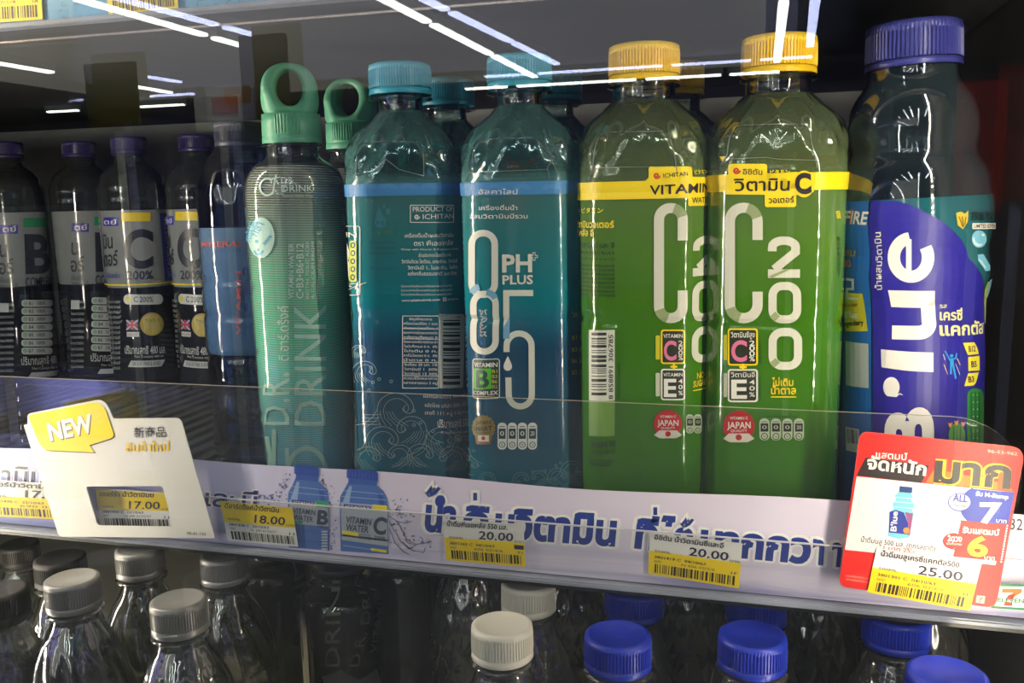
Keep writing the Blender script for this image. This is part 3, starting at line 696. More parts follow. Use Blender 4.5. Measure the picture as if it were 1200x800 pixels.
def vit_badge(A, x0, y0, x1, y1, top, letter, pct, edge, fillc, L=2):
    A.rect(x0, y0, x1, y1, edge, L, 9); A.rect(x0 + 5, y0 + 5, x1 - 5, y1 - 5, ink(36, 44, 28), L + 1, 6)
    w_ = x1 - x0; h_ = y1 - y0
    A.t(top, x0 + w_ * .1, y0 + h_ * .24, x1 - w_ * .1, y0 + h_ * .24, h_ * .11, WHITE, L + 2, .02)
    A.t(letter, x0 + w_ * .12, y0 + h_ * .90, x0 + w_ * .64, y0 + h_ * .90, h_ * .58, fillc, L + 2, .05, fit=True)
    for k, ch in enumerate(pct): A.t(ch, x0 + w_ * .72, y0 + h_ * (.46 + .56 / len(pct) * k), x0 + w_ * .90, y0 + h_ * (.46 + .56 / len(pct) * k), h_ * .13, WHITE, L + 2, .02)
def japan_badge(A, x, y, r):
    RED = ink(190, 30, 36)
    A.poly([(x + r * (1.0 if i % 2 else .94) * math.cos(i * math.pi / 24), y + r * (1.0 if i % 2 else .94) * math.sin(i * math.pi / 24)) for i in range(48)], RED, 2)
    A.t('VITAMIN C', x - r * .55, y - r * .42, x + r * .55, y - r * .42, r * .17, WHITE, 3, .02)
    A.t('JAPAN', x - r * .72, y + r * .12, x + r * .72, y + r * .12, r * .38, WHITE, 3, .04); A.t('QUALITY', x - r * .5, y + r * .36, x + r * .5, y + r * .36, r * .15, WHITE, 3, .02)
    A.poly([(x - r * .95, y + r * .78), (x - r * .6, y + r * .45), (x + r * .6, y + r * .45), (x + r * .95, y + r * .78), (x + r * .55, y + r * 1.0), (x - r * .55, y + r * 1.0)], ink(225, 215, 205), 4)
    A.disc(x, y + r * .70, r * .19, RED, 5)
def stroke2(A, x0, y0, x1, y1, w, mat):
    W = x1 - x0; H = y1 - y0
    A.line([(x0 + w / 2, y0 + H * .36), (x0 + w / 2, y0 + H * .28)] + arc(x0 + W / 2, y0 + H * .26, W / 2 - w / 2, H * .26 - w / 2, 180, 360, 10)[1:] + [(x1 - w / 2, y0 + H * .38), (x0 + W * .2, y1 - w * 1.0)], w, mat)
    A.rect(x0, y1 - w, x1, y1, mat, 1)
def g2_digits(A):
    stroke2(A, 355, 430, 519, 646, 42, SIL); A.poly([(370, 646), (356, 640), (400, 590), (440, 604)], SILD, 2)
    A.line(stad(376, 690, 498, 932, 60), 44, SIL, closed=True); A.line(stad(378, 1000, 498, 1118, 58)[0:0] or stad(378, 931 + 20, 498, 1147, 60), 44, SIL, closed=True)

gr2 = gr_bottle('right green vitamin bottle, full C200 and red Japan badge in view', 906, .4848)
A = Art(surf_of(gr2, rf_gr, .037)); A.cx = 906; A.z = (820, 180, 4.447)
A.grp = 'band'; band_z(A, 203, 223.5, YEL, rf_gr, 906)
A.poly(rrect(155, 53, 352, 130, 14), YEL, 1); A.poly(rrect(340, 190, 500, 278, 12), YEL, 1)
A.poly([(140, 120), (500, 95), (590, 110), (590, 200), (500, 216), (140, 212)], YEL, 1); A.disc(540, 158, 52, YEL, 2, 70)
A.grp = 'lettering'
spiral(A, 197, 88, 18, 8, ink(200, 40, 40)); A.t('อิชิตัน', 228, 108, 328, 110, 22, ICH, 3, .02); A.t('ビタミン', 367, 108, 468, 106, 22, YEL, 3, .03)
A.t('วิตามิน', 182, 194, 466, 192, 48, ICH, 4, .03); A.t('C', 496, 214, 580, 210, 112, ICH, 5, .10, fit=True); A.t('วอเตอร์', 360, 258, 490, 254, 24, ICH, 4, .03)
A.grp = 'number_print'; A.z = (0, 0, 1); big_c(A, 856.3, 888.2, 243.2, 281, 341.5, 372.5, 11.8)
A.z = (820, 180, 4.447); stroke2(A, 356, 430, 519, 646, 44, SIL); A.poly([(356, 640), (440, 603), (470, 603), (380, 646)], SILD, 2)
A.z = (800, 300, 2.667); A.line(stad(281, 93, 356, 197, 30), 25, SIL, closed=True); A.line(stad(281, 237, 359, 342, 30), 25, SIL, closed=True)
A.line([(281, 180), (295, 196)], 24, SILD, 2); A.line([(281, 325), (295, 340)], 24, SILD, 2)
A.grp = 'vitamin_badge'
vit_badge(A, 144, 225, 236, 341, 'วิตามินซีสูง', 'C', '200%', YEL, ink(226, 120, 160)); vit_badge(A, 144, 352, 236, 455, 'วิตามินอี', 'E', '40%', WHITE, WHITE)
A.line([(180, 346), (202, 346)], 7, YEL, 5); A.line([(191, 335), (191, 357)], 7, YEL, 5)
A.rect(131, 245, 142, 325, ink(190, 190, 40), 1, 3); A.rect(131, 365, 142, 440, ink(190, 200, 170), 1, 3)
A.t('HIGH VITAMIN C', 246, 335, 246, 260, 6, BLK, 2); A.t('VITAMIN E 40%', 246, 445, 246, 375, 6, BLK, 2)
A.grp = 'lettering'
A.t('ไม่เติม', 279, 404, 344, 404, 17, YEL, 3, .03); A.t('น้ำตาล', 276, 430, 352, 430, 18, YEL, 3, .03); A.line([(276, 439), (353, 439)], 3, YEL)
A.t('คุณค่าทางโภชนาการต่อ 1 ขวด', 262, 503, 355, 503, 6, BLK, 2)
A.grp = 'japan_badge'; japan_badge(A, 178, 530, 50)
A.grp = 'shoulder_ridge'; A.z = (800, 20, 2.667); A.line([(118, 470), (142, 430), (152, 370), (166, 343), (182, 338), (378, 335), (392, 346), (408, 420), (418, 470)], 3, m_glint); A.line([(118, 446), (262, 438), (300, 444), (418, 448)], 2.5, m_glint); A.z = (800, 300, 2.667)
A.grp = 'nutrition_pills'; pills(A, (256, 291, 326, 361), 506, 574, 31, ink(190, 205, 175), BLK)
A.grp = 'lettering'; A.z = (820, 180, 4.447)
A.t('อีชิ', 708, 338, 728, 334, 28, YEL, 3, .03)
for k, ch in enumerate('BOPBOUUT'): A.t(ch, 712, 455 + k * 26, 726, 453 + k * 26, 20, BLK, 2, .02)
for k in range(46): A.disc(104, 270 + k * 19, 2.6, BLK, 1, n=6)
A.poly([(110, 15), (140, 15), (125, 40)], YEL, 2)
A.build(gr2)

gr1 = gr_bottle('left green vitamin bottle, turned with white barcode showing', 754, .484)
A = Art(surf_of(gr1, rf_gr, .037)); A.cx = 754; A.z = (675, 190, 4.706)
A.grp = 'band'; band_z(A, 212, 233, YEL, rf_gr, 754)
A.poly(rrect(400, 24, 634, 120, 14), YEL, 1); A.poly([(380, 105), (400, 85), (640, 80), (640, 185), (400, 200)], YEL, 1); A.anchor(600, 150); A.poly([(600, 80), (770, 85), (770, 185), (600, 188)], YEL, 1); A.poly(rrect(612, 160, 780, 242, 10), YEL, 1); A.lin = None
A.grp = 'lettering'
spiral(A, 443, 74, 18, 8, ink(200, 40, 40)); A.t('ICHITAN', 480, 86, 612, 74, 22, ICH, 3, .02); A.anchor(600, 150); A.t('ビタミン', 648, 66, 740, 62, 22, YEL, 3, .03)
A.t('VITAMIN', 424, 176, 760, 166, 50, ICH, 4, .03); A.t('WATER', 632, 226, 760, 224, 30, ICH, 4, .03); A.lin = None; A.anchor(214, 360)
A.t('ビタミン', 20, 276, 164, 276, 26, YEL, 3, .03); A.t('イチタン', -110, 274, 10, 275, 22, ink(170, 190, 160), 3)
A.t('วิตามินวอเตอร์', -40, 360, 214, 360, 28, YEL, 3, .04); A.t('ซี พลัส อี', -40, 408, 108, 408, 28, YEL, 3, .04)
A.t('ผสมวิตามิน ซี และ อี', -40, 472, 216, 472, 22, BLK, 3, .02); A.t('VITAMIN WATER C PLUS E', -40, 510, 216, 508, 15, BLK, 3, .03); A.t('(Mixed with Vitamin C and E)', -40, 541, 218, 541, 13, BLK, 3)
for k in range(8): A.t('ส่วนประกอบโดยประมาณ น้ำ วิตามินซี' if k % 2 else 'แต่งกลิ่นธรรมชาติ สีสังเคราะห์', -40, 580 + 24 * k, 217, 580 + 24 * k, 11, BLK, 3, .02)
A.lin = None; A.grp = 'number_print'; A.z = (0, 0, 1); big_c(A, 771.8, 799, 243.5, 281.5, 340, 372.5, 11.6)
A.anchor(809, 300)
stroke2(A, 811, 277, 850, 324, 9.6, SIL); A.line(stad(815.5, 335, 845, 374, 11), 9.6, SIL, closed=True); A.line(stad(815.5, 390, 845, 424, 11), 9.6, SIL, closed=True)
A.lin = None
A.grp = 'barcode'; A.z = (530, 300, 2.857)
A.rect(461, 246, 546, 482, ink(222, 226, 214), 1); A.bars(470, 255, 519, 470, BLK, vertical=False, n=26, seed=9); A.t('8 858891 306785', 541, 478, 541, 262, 14, BLK, 3, .02)
A.rect(461, 482, 546, 600, ink(120, 165, 70), 1)
A.t('PRODUCT OF THAILAND', 564, 478, 564, 356, 8, BLK, 2)
A.t('ปริมาณสุทธิ 550', 470, 638, 548, 634, 15, BLK, 2, .02); A.t('ควรดื่มขณะเย็น จัด', 470, 660, 548, 658, 10, BLK, 2)
A.line([(465, 678), (538, 682), (530, 700), (470, 696)], 2, BLK, closed=True); A.t('10-1-04559', 474, 694, 528, 696, 9, BLK, 2)
A.grp = 'vitamin_badge'
vit_badge(A, 697, 245, 776, 360, 'VITAMIN', 'C', '200%', YEL, ink(226, 120, 160)); vit_badge(A, 697, 376, 776, 481, 'VITAMIN', 'E', '40%', WHITE, WHITE)
A.line([(728, 369), (750, 369)], 7, YEL, 5); A.line([(739, 358), (739, 380)], 7, YEL, 5)
A.rect(680, 265, 694, 345, ink(200, 200, 40), 1, 3); A.rect(680, 390, 694, 468, ink(200, 210, 180), 1, 3)
A.grp = 'lettering'; A.anchor(803, 420); A.t('NO', 818, 412, 850, 412, 20, YEL, 3, .03); A.t('SUGAR', 803, 438, 860, 438, 20, YEL, 3, .03); A.line([(803, 450), (860, 450)], 3, YEL); A.lin = None
A.grp = 'japan_badge'; japan_badge(A, 720, 560, 48)
A.grp = 'shoulder_ridge'; A.z = (530, 50, 2.963); A.line([(478, 480), (492, 430), (504, 350), (518, 320), (534, 312), (732, 308), (748, 320), (768, 380), (778, 450)], 3, m_glint); A.line([(484, 438), (580, 432), (775, 430)], 2.5, m_glint); A.z = (530, 300, 2.857)
A.grp = 'nutrition_pills'; pills(A, (792, 818), 528, 592, 25, ink(190, 205, 175), BLK)
A.build(gr1)
c = copy_tree(gr1); c['label'] = 'green vitamin bottle behind the left green one, yellow cap peeking'; c.location = (gr1.location.x + .008, .556, BASE)

# ================================================================ mint sport-cap bottle
PD = [(0, .0225), (.004, .0262), (.02, .0262), (.026, .0268), (.043, .0274), (.052, .0284), (.055, .0278), (.058, .0284), (.09, .0285), (.092, .0279), (.094, .0285), (.127, .0286), (.13, .0280), (.133, .0287),
      (.17, .0288), (.182, .0288), (.1875, .0284), (.1925, .0272), (.1965, .0252), (.2, .0218), (.2030, .0165), (.205, .0150), (.214, .0147), (.22, .0147)]
_pd = interp(PD); rf_dr = lambda th, z: _pd(z) + 0 * th
m_mint = mottled('cap_mint', rgb(104, 184, 152), rgb(94, 174, 142), 30, .4)
m_dr_shell = film_mat('clear_pet', .3, [(0, (160, 170, 170), .04), (.3, (160, 170, 170), .04)], gloss=3.0, rough=.03, edge=.3, tlm=.5)  # pale haze put into the colour, stronger at the rims, so the wall shows
m_film_dr = film_mat('mint_film', .2, [(0, (84, 188, 240), .9), (.03, (100, 200, 240), .9), (.065, (98, 216, 218), .88), (.1, (84, 218, 180), .86), (.14, (116, 218, 180), .7), (.165, (160, 205, 185), .48), (.182, (180, 190, 180), .34), (.198, (190, 190, 185), .24)], tlm=.2, lines=(.00135, .42, rgb(205, 225, 212), .03))
m_water = liquid_mat('clear_water', (.97, .99, 1, 1))
def sport_cap(t, r, z0, mat):
    """skirted cap whose top is a finger loop"""
    skirt_top = z0 + .0165; top = z0 + .0450
    rf = interp([(0, r * .985), (.0005, r), (.0035, r * .992), (.0040, r * .965), (.0045, r * .99), (.0165, r * .975)])
    V, F = grid(lambda th, z: rf(z - z0), z0, 0, 0, 64, zs=[z0, z0 + .0005, z0 + .0035, z0 + .004, z0 + .0045, z0 + .010, skirt_top], top=True)
    link('cap_skirt', mesh('cap_skirt', V, F, mat), t)
    n = 72; m = 20; V = []; F = []
    zc = z0 + .0292; rw = r * .99
    for i in range(n):
        a = 2 * math.pi * i / n; ca, sa = math.cos(a), math.sin(a)
        # outer outline: upper half a tall arch, lower half a skirt-wide block
        if sa >= 0: ox, oz = rw * .95 * np.sign(ca) * abs(ca) ** .86, (top - zc) * sa ** .92
        else: ox, oz = rw * .97 * np.sign(ca) * abs(ca) ** .3, (zc - skirt_top + .001) * -abs(sa) ** .5
        hx, hz = .0073 * ca, .0016 + (.0098 if sa > 0 else .0100) * sa
        mx_, mz = (ox + hx) / 2, (oz + hz) / 2; dx, dz = (ox - hx) / 2, (oz - hz) / 2
        zz = zc + mz; k = min(max((zz - skirt_top) / (top - skirt_top), 0), 1); dep = r * (.93 - .50 * k ** .8)
        xlim = 1.0
        for j in range(m):
            b = 2 * math.pi * j / m; cb = math.cos(b); sb = math.sin(b)
            e = .55; cx_ = np.sign(cb) * abs(cb) ** e; sx_ = np.sign(sb) * abs(sb) ** e
            x = mx_ + dx * cx_; y = dep * sx_
            lim = math.sqrt(max(1e-6, (r * .985) ** 2 - x * x)) if k < .45 else 1
            y = max(-lim, min(lim, y)); V.append((x, y, zc + mz + dz * cx_))
    for i in range(n):
        for j in range(m): F.append((i * m + j, ((i + 1) % n) * m + j, ((i + 1) % n) * m + (j + 1) % m, i * m + (j + 1) % m))
    link('cap_loop', mesh('cap_loop', V, F, mat), t)
    ribs = []
    V = []; F = []
    for k in range(9):
        a = -.55 + k * .1; x = r * math.sin(a); y = -r * math.cos(a); i = len(V)
        for z in (z0 + .0052, z0 + .0155): V += [(x - .0004, y * .985, z), (x, y * 1.015, z), (x + .0004, y * .985, z)]
        F += [(i, i + 1, i + 4, i + 3), (i + 1, i + 2, i + 5, i + 4)]
    link('cap_ribs', mesh('cap_ribs', V, F, mat, False), t)['kind'] = 'stuff'
def dr_bottle(label, px, Y, base=BASE, capmat=None, film=m_film_dr, shell=m_dr_shell, group='clear bottles with mint loop caps', X=None):
    x = at(px, 330, Y)[0] if X is None else X
    t = thing('vitamin_water_bottle', label, 'bottle', (x, Y, base), rzof(x, Y), group)
    V, F = grid(rf_dr, 0, .215, 130, bottom=True, zs=np.linspace(0, .215, 130)); link('body', mesh('body', V, F, shell), t)
    V, F = grid(lambda th, z: rf_dr(th, z) * .975, .0015, .1985, 90, bottom=True, top=True); link('liquid', mesh('liquid', V, F, m_water), t)
    g = interp([(.2095, .0150), (.2101, .0178), (.2107, .0178), (.2113, .0150)])
    V, F = grid(lambda th, z: g(z), 0, 0, 0, 64, zs=[.2095, .2101, .2107, .2113]); link('neck_ring', mesh('neck_ring', V, F, shell), t)
    if film: sleeve(t, rf_dr, .002, .1990, film, 90)
    sport_cap(t, .0170, .2118, capmat or m_mint); return t
dr1 = dr_bottle('front clear bottle with mint loop cap and mint vertical print', 352, .4784)
def dr_art(t, cx):
    A = Art(Round(t.location, t.rotation_euler.z, rf_dr, .0286, step=(.09, None))); A.cx = cx; A.grp = 'lettering'
    PW = ink(205, 228, 220); SW = ink(170, 214, 204)
    A.z = (280, 180, 5.333)
    A.line(arc(182, 208, 46, 52, -50, -320, 20) + [(228, 165), (236, 130)], 12, PW); A.line([(198, 160), (262, 146)], 8, PW)
    A.t('D.R.', 268, 184, 345, 184, 38, PW, b=.015); A.t('DRINK', 268, 238, 462, 236, 40, PW, b=.015); A.t('Essential Vitamin Water', 276, 268, 466, 268, 9, PW)
    A.t('VITAMIN WATER', 342, 905, 342, 560, 30, PW, b=.01); A.t('C•B3•B6•B12', 402, 905, 402, 560, 42, PW, b=.015)
    A.t('BIOTIN, FOLIC ACID', 436, 905, 436, 552, 19, PW); A.t('& CALCIUM FROM', 468, 905, 468, 552, 19, PW); A.t('LITHOTHAMNION SP.', 505, 905, 505, 545, 19, PW)
    A.z = (280, 300, 2.963)
    A.t('DRINK', 300, 586, 300, 167, 106, SW, b=.004, fit=True); A.t('D.R.', 178, 584, 178, 402, 86, SW, b=.004, fit=True); A.t('ดี.อาร์.ดริ้งค์', 174, 362, 174, 172, 26, PW)
    A.line([(100, 625), (112, 690), (110, 760)], 14, SW); A.line([(125, 600), (125, 740)], 14, SW); A.line(arc(235, 770, 70, 105, 180, 350, 14), 16, SW); A.line([(168, 665), (172, 760)], 14, SW)
    A.grp = 'oval_sticker'; A.z = (280, 180, 5.333)
    A.disc(146, 524, 80, ink(176, 214, 208), 1, 126); BL = ink(70, 165, 200)
    A.t('ลดน้ำตาล', 78, 555, 130, 430, 26, BL, 3, .03); A.t('กล้า', 120, 520, 165, 440, 40, BL, 3, .03); A.t('200%', 165, 575, 215, 515, 18, BL, 3, .03)
    A.line(arc(130, 590, 28, 40, 20, 160, 8), 13, BL, 3); A.disc(118, 548, 11, BL, 3); A.disc(127, 600, 8, BL, 3)
    A.build(t)
dr_art(dr1, 352)
dr2 = copy_tree(dr1); dr2['label'] = 'second mint loop-cap bottle, standing behind the front one'
dr2.location = (-.2585, .5495, BASE); dr2.rotation_euler.z = rzof(-.2585, .55) - .25

# ================================================================ blue bulb-necked bottle
PB = [(0, .029), (.003, .0325), (.012, .0340), (.03, .0343), (.07, .0346), (.1114, .0350), (.1253, .0354), (.1300, .0360), (.1340, .0370), (.1404, .0375), (.1445, .0366), (.1481, .0359), (.152, .0366), (.158, .0380), (.1663, .0386), (.173, .0380),
      (.1814, .0371), (.1870, .0360), (.1918, .0335), (.1945, .0308), (.1958, .0298), (.1972, .0303), (.2, .0309), (.204, .0318), (.2083, .0321), (.213, .0313), (.2175, .0303), (.2205, .0290), (.2255, .0262), (.2298, .0222), (.232, .0212), (.2415, .0208)]
zz = np.linspace(0, .2415, 400); rr = np.interp(zz, [p[0] for p in PB], [p[1] for p in PB]); kk = np.ones(13) / 13
rr = rr * .965; rr = np.convolve(np.pad(rr, 6, 'edge'), kk, 'valid'); _pb = lambda z: np.interp(z, zz, rr)
def rf_bl(th, z): return _pb(z) + 0 * th
m_navycap = mottled('cap_navy_violet', rgb(58, 62, 140), rgb(50, 54, 128), 30, .3)
m_bl_shell = film_mat('blue_pet', .3, [(0, (120, 160, 180), .05), (.3, (130, 165, 180), .05)], gloss=4.0, rough=.03, edge=.4, tlm=.5)  # blue-grey haze and lighter rims mixed in to make the clear wall visible
m_bl_liq = liquid_mat('blue_liquid', rgb(120, 175, 205))
m_teal_label = film_mat('teal_label', .2, [(0, (50, 120, 150), 1), (.1, (60, 130, 140), 1), (.14, (50, 130, 140), 1), (.175, (36, 110, 125), 1)], gloss=2.6, rough=.06)
BLT = math.radians(-2.0)
bl = bottle('flavoured_water_bottle', 'large blue bulb-necked bottle with white vertical brand lettering', 1079, .488, BASE, rf_bl, .2575, (.0222, .2365, .2578, m_navycap, .001), m_bl_shell, m_bl_liq, .1935, nz=150, collar=False)
bl.rotation_euler = (0, BLT, bl.rotation_euler.z)
V, F = grid(rf_bl, .006, .1745, 110, extra=.0003); link('wrap_label', mesh('wrap_label', V, F, m_teal_label), bl)
A = Art(Round(bl.location, bl.rotation_euler.z, rf_bl, .035, step=(.10, .004), tilt=BLT)); A.cx = 1073
A.grp = 'label_panel'; NAVY = ink(38, 32, 140); MIDB = ink(28, 100, 178)
a = A.surf.pre([(985, 234), (1019, 234), (1024, 560)])
th0 = a[1][0]
A.add(np.array([(-1.75, .0065), (th0 + .0, .0065), (th0, .1743), (-1.75, .1743)]), [(0, 1, 2, 3)], MIDB, 1)
A.z = (980, 230, 4.705)
A.poly([(196, 22), (330, 26), (400, 44), (460, 72), (530, 108), (590, 146), (640, 190), (690, 250), (712, 300), (722, 340), (760, 380), (790, 430), (803, 480), (806, 560), (808, 700), (812, 900), (812, 1500), (205, 1500), (205, 700), (196, 330), (184, 200)], NAVY, 2)
A.grp = 'brand_lettering'; BW = ink(226, 224, 222)
A.line(arc(412, 336, 92, 106, -95, -392, 26), 66, BW, 4); A.line([(400, 430), (400, 236)], 30, BW, 4)
A.poly([(290, 515), (540, 520), (540, 640), (380, 640), (310, 612), (300, 600)][:0] or [(288, 516), (540, 520), (540, 612), (390, 612), (306, 608)], BW, 4)
A.line([(500, 560), (505, 640)] + arc(455, 700, 55, 50, -20, 90, 8) + [(310, 748)], 76, BW, 4)
A.z = (980, 380, 5.714)
A.poly([(304, 164), (646, 186), (646, 316), (480, 308), (308, 284)], BW, 4)
A.poly(arc(372, 418, 54, 68, 120, 400, 16) + [(452, 474), (432, 458), (405, 484)], BW, 4)
A.t('B', 650, 860, 650, 545, 322, BW, 4, .09, fit=True)
A.grp = 'lettering'; A.z = (980, 230, 4.705)
A.t('น้ำผสมวิตามิน', 257, 514, 249, 196, 26, WHITE, 4, .015)
LY = ink(235, 232, 150); A.t('รส', 566, 614, 604, 614, 18, LY, 4, .02); A.t('เครซี่', 566, 680, 686, 680, 42, LY, 4, .04); A.t('แคกตัส', 566, 764, 800, 752, 52, LY, 4, .05)
A.t('FIRE', 58, 146, 172, 154, 66, WHITE, 4, .05, shear=.06); A.poly([(82, 150), (92, 68), (99, 68), (88, 150)], ink(220, 90, 40), 5)
A.t('FREE FIRE', 738, 130, 852, 130, 42, ink(24, 34, 36), 4, .05); A.poly([(742, 148), (868, 148), (866, 180), (742, 180)], WHITE, 3); A.t('LIMITED EDITION', 748, 174, 862, 174, 20, BLACK, 4, .04)
A.poly([(654, 92), (680, 84), (702, 96), (720, 78), (716, 140), (690, 182), (662, 158)], ink(200, 175, 60), 4); A.line([(668, 110), (690, 170)], 6, ink(110, 90, 30), 5); A.line([(686, 110), (694, 168)], 6, ink(110, 90, 30), 5); A.line([(706, 112), (700, 158)], 6, ink(110, 90, 30), 5)
A.grp = 'droplet_drawing'; DR1 = ink(120, 190, 220); DR2 = ink(200, 230, 238)
A.disc(778, 235, 40, DR1, 3, 48); A.poly(arc(775, 238, 32, 38, 60, 190, 8) + arc(782, 228, 30, 34, 190, 60, 8), DR2, 4); A.disc(798, 212, 9, WHITE, 5, 6)
A.poly([(770, 320), (800, 318), (838, 385), (836, 410), (812, 412), (772, 355)], DR1, 3); A.line([(776, 345), (812, 395)], 9, DR2, 4)
A.poly([(838, 460), (856, 455), (852, 500), (820, 560), (815, 540)], DR1, 3); A.poly([(808, 520), (824, 470), (836, 470), (816, 580), (812, 700), (808, 700)], ink(160, 175, 90), 3)
A.grp = 'side_panel'
A.poly([(52, 528), (150, 535), (180, 742), (60, 742), (52, 640)], ink(215, 200, 50), 3)
A.t('B\'lue', 58, 668, 126, 668, 34, ink(240, 240, 235), 5, .05); A.t('Legendary', 50, 716, 160, 706, 28, ink(30, 30, 36), 5, .04); A.t('Wonder', 50, 612, 130, 605, 22, ink(150, 90, 20), 5, .03)
A.line([(62, 455), (100, 460), (100, 510), (68, 510), (68, 560), (130, 565)], 14, ink(205, 210, 215), 5)
A.t('ฟรี', 26, 475, 48, 475, 40, ink(225, 150, 40), 5, .04); A.t('สะสม', 25, 325, 110, 330, 30, ink(180, 140, 60), 5, .04); A.t('โค้ด', 40, 390, 92, 385, 36, ink(225, 130, 40), 5, .04)
A.z = (980, 380, 5.714)
A.poly([(72, 110), (222, 128), (224, 425), (76, 405)], ink(190, 195, 195), 3)
A.poly([(72, 682), (160, 700), (165, 860), (76, 840)], ink(215, 218, 215), 3); A.bars(0, 0, 0, 0, BLACK, 4, 16, 5, True, q=[(80, 695), (155, 710), (158, 800), (84, 790)])
A.grp = 'figure_icon'; FB = ink(50, 150, 215)
A.disc(764, 208, 11, FB, 4); A.line([(722, 175), (752, 235), (790, 225), (798, 190)], 9, FB, 4); A.line([(765, 225), (768, 280)], 24, FB, 4); A.line([(760, 270), (760, 330)], 11, FB, 4); A.line([(775, 275), (792, 362)], 12, FB, 4)
for x0, y0, x1, y1, c_ in ((710, 198, 722, 235, WHITE), (714, 265, 738, 330, YEL), (790, 260, 818, 335, WHITE), (800, 225, 820, 270, YEL)): A.line([(x0, y0), (x1, y1)], 3, c_, 4)
A.grp = 'vitamin_blocks'
YB = ink(238, 222, 60); ND = ink(30, 26, 70)
A.poly([(838, 122), (912, 118), (930, 150), (942, 196), (870, 204)], YB, 4); A.poly([(872, 216), (946, 208), (948, 306), (874, 310)], YB, 4); A.poly([(872, 326), (942, 318), (922, 390), (905, 408), (846, 410)], YB, 4)
A.t('B12', 876, 182, 920, 178, 38, ND, 5, .05); A.t('B5', 892, 284, 928, 282, 38, ND, 5, .05); A.t('B3', 874, 386, 912, 382, 38, ND, 5, .05)
A.grp = 'cactus_drawing'; GC = ink(50, 130, 60); GD = ink(28, 90, 50); GLt = ink(120, 180, 90)
A.poly(rrect(866, 425, 974, 900, 50), GC, 4)
for x in (892, 918, 944): A.line([(x, 450), (x, 890)], 10, GD, 5)
for k in range(8):
    for x in (905, 931): A.disc(x, 470 + k * 48, 3.5, WHITE, 6, n=6)
A.disc(798, 740, 54, ink(84, 140, 70), 5, 84)
for x in (776, 798, 820): A.line([(x, 680), (x, 800)], 6, GD, 6)
for x, y in ((756, 664), (796, 650), (840, 660)): A.poly([(x - 16, y - 10), (x, y - 4), (x + 14, y - 14), (x + 4, y + 22), (x - 8, y + 20)], ink(225, 150, 60), 6)
A.build(bl)

# ================================================================ dim bottles further left
PV = [(0, .028), (.004, .0318), (.01, .0326), (.02, .0320), (.04, .0328), (.06, .0320), (.08, .0328), (.1, .0321), (.118, .0328), (.17, .0328), (.183, .0328), (.188, .0322), (.192, .0328), (.2, .0318), (.2085, .0288), (.216, .022), (.221, .0152), (.225, .0142), (.24, .0140)]
_pv = interp(PV); rf_v = lambda th, z: _pv(z) + 0 * th
m_violetcap = mottled('cap_violet_blue', rgb(52, 46, 104), rgb(44, 38, 92), 30, .35)
m_v_film = film_mat('dark_clear_film', .2, [(0, (40, 44, 60), .75), (.1, (46, 50, 62), .7), (.1005, (150, 160, 168), 1), (.1745, (165, 172, 178), 1), (.175, (60, 64, 80), .1), (.19, (60, 64, 80), .05)])
def v_bottle(label, X, Y):
    t = bottle('vitamin_water_bottle', label, 0, Y, BASE, rf_v, .245, (.0168, .2292, .2452, m_violetcap), m_dr_shell, m_water, .2, X=X, group='violet-capped vitamin water bottles')
    sleeve(t, rf_v, .006, .176, m_v_film, 60); return t
VG = ink(170, 178, 186); VD = ink(30, 34, 48); GRN = ink(30, 140, 90); VBL = ink(40, 44, 150)
vc = v_bottle('violet-capped bottle with big black C and round gold seal', -.598, .765)
A = Art(Round(vc.location, vc.rotation_euler.z, rf_v, .0328)); A.cx = 165; A.grp = 'lettering'; A.z = (0, 180, 2.857)
A.rect(407, 197, 503, 226, ink(210, 190, 20), 2); A.rect(349, 213, 398, 242, VBL, 2); A.t('ตย์', 352, 236, 392, 236, 12, WHITE, 3)
A.t('C', 414, 385, 511, 385, 134, VD, 3, .06, fit=True); A.t('200%', 426, 422, 511, 420, 30, VD, 3, .02, fit=True)
A.t('มิน', 350, 318, 380, 316, 36, VD, 3, .03); A.t('เตอร์', 350, 376, 396, 373, 36, VD, 3, .03); A.t('กลิ่นองุ่น', 358, 416, 402, 414, 12, VBL, 3)
A.anchor(541, 300); A.rect(541, 197, 586, 430, VBL, 2); A.t('VITAMIN WATER', 574, 420, 574, 210, 16, VG, 3); A.lin = None
a_ = A.surf.pre([A.px([(465, 438)])[0]])[0]
A.add(np.array([(-3.1, a_[1] - .0006), (3.1, a_[1] - .0006), (3.1, a_[1] + .0006), (-3.1, a_[1] + .0006)]), [(0, 1, 2, 3)], ink(220, 205, 30), 3)
A.rect(415, 470, 544, 504, VG, 2, 15); A.t('C 200%', 448, 496, 512, 496, 18, VD, 3, .03); A.disc(430, 487, 9, ink(190, 180, 60), 3)
A.disc(508, 570, 39, ink(150, 136, 70), 2); A.disc(508, 570, 33, ink(170, 160, 100), 3); A.t('วิตามินซี', 485, 565, 532, 565, 10, ink(60, 80, 40), 4, .02); A.t('UK', 508, 588, 532, 588, 13, ink(180, 60, 40), 4, .04); A.t('จาก', 484, 588, 505, 588, 9, ink(60, 80, 40), 4, .02)
A.rect(425, 557, 462, 589, ink(50, 60, 130), 2); A.line([(425, 557), (462, 589)], 5, VG, 3); A.line([(462, 557), (425, 589)], 5, VG, 3); A.line([(443, 557), (443, 589)], 7, ink(180, 50, 60), 4); A.line([(425, 573), (462, 573)], 7, ink(180, 50, 60), 4)
A.rect(426, 596, 466, 612, VG, 2); A.t('ENGLAND', 429, 609, 463, 609, 8, VD, 3)
A.t('ปริมาณสุทธิ 480 มล.', 420, 668, 553, 666, 20, VG, 2, .02); A.t('Net Content 480 ml', 452, 682, 545, 680, 8, VG, 2)
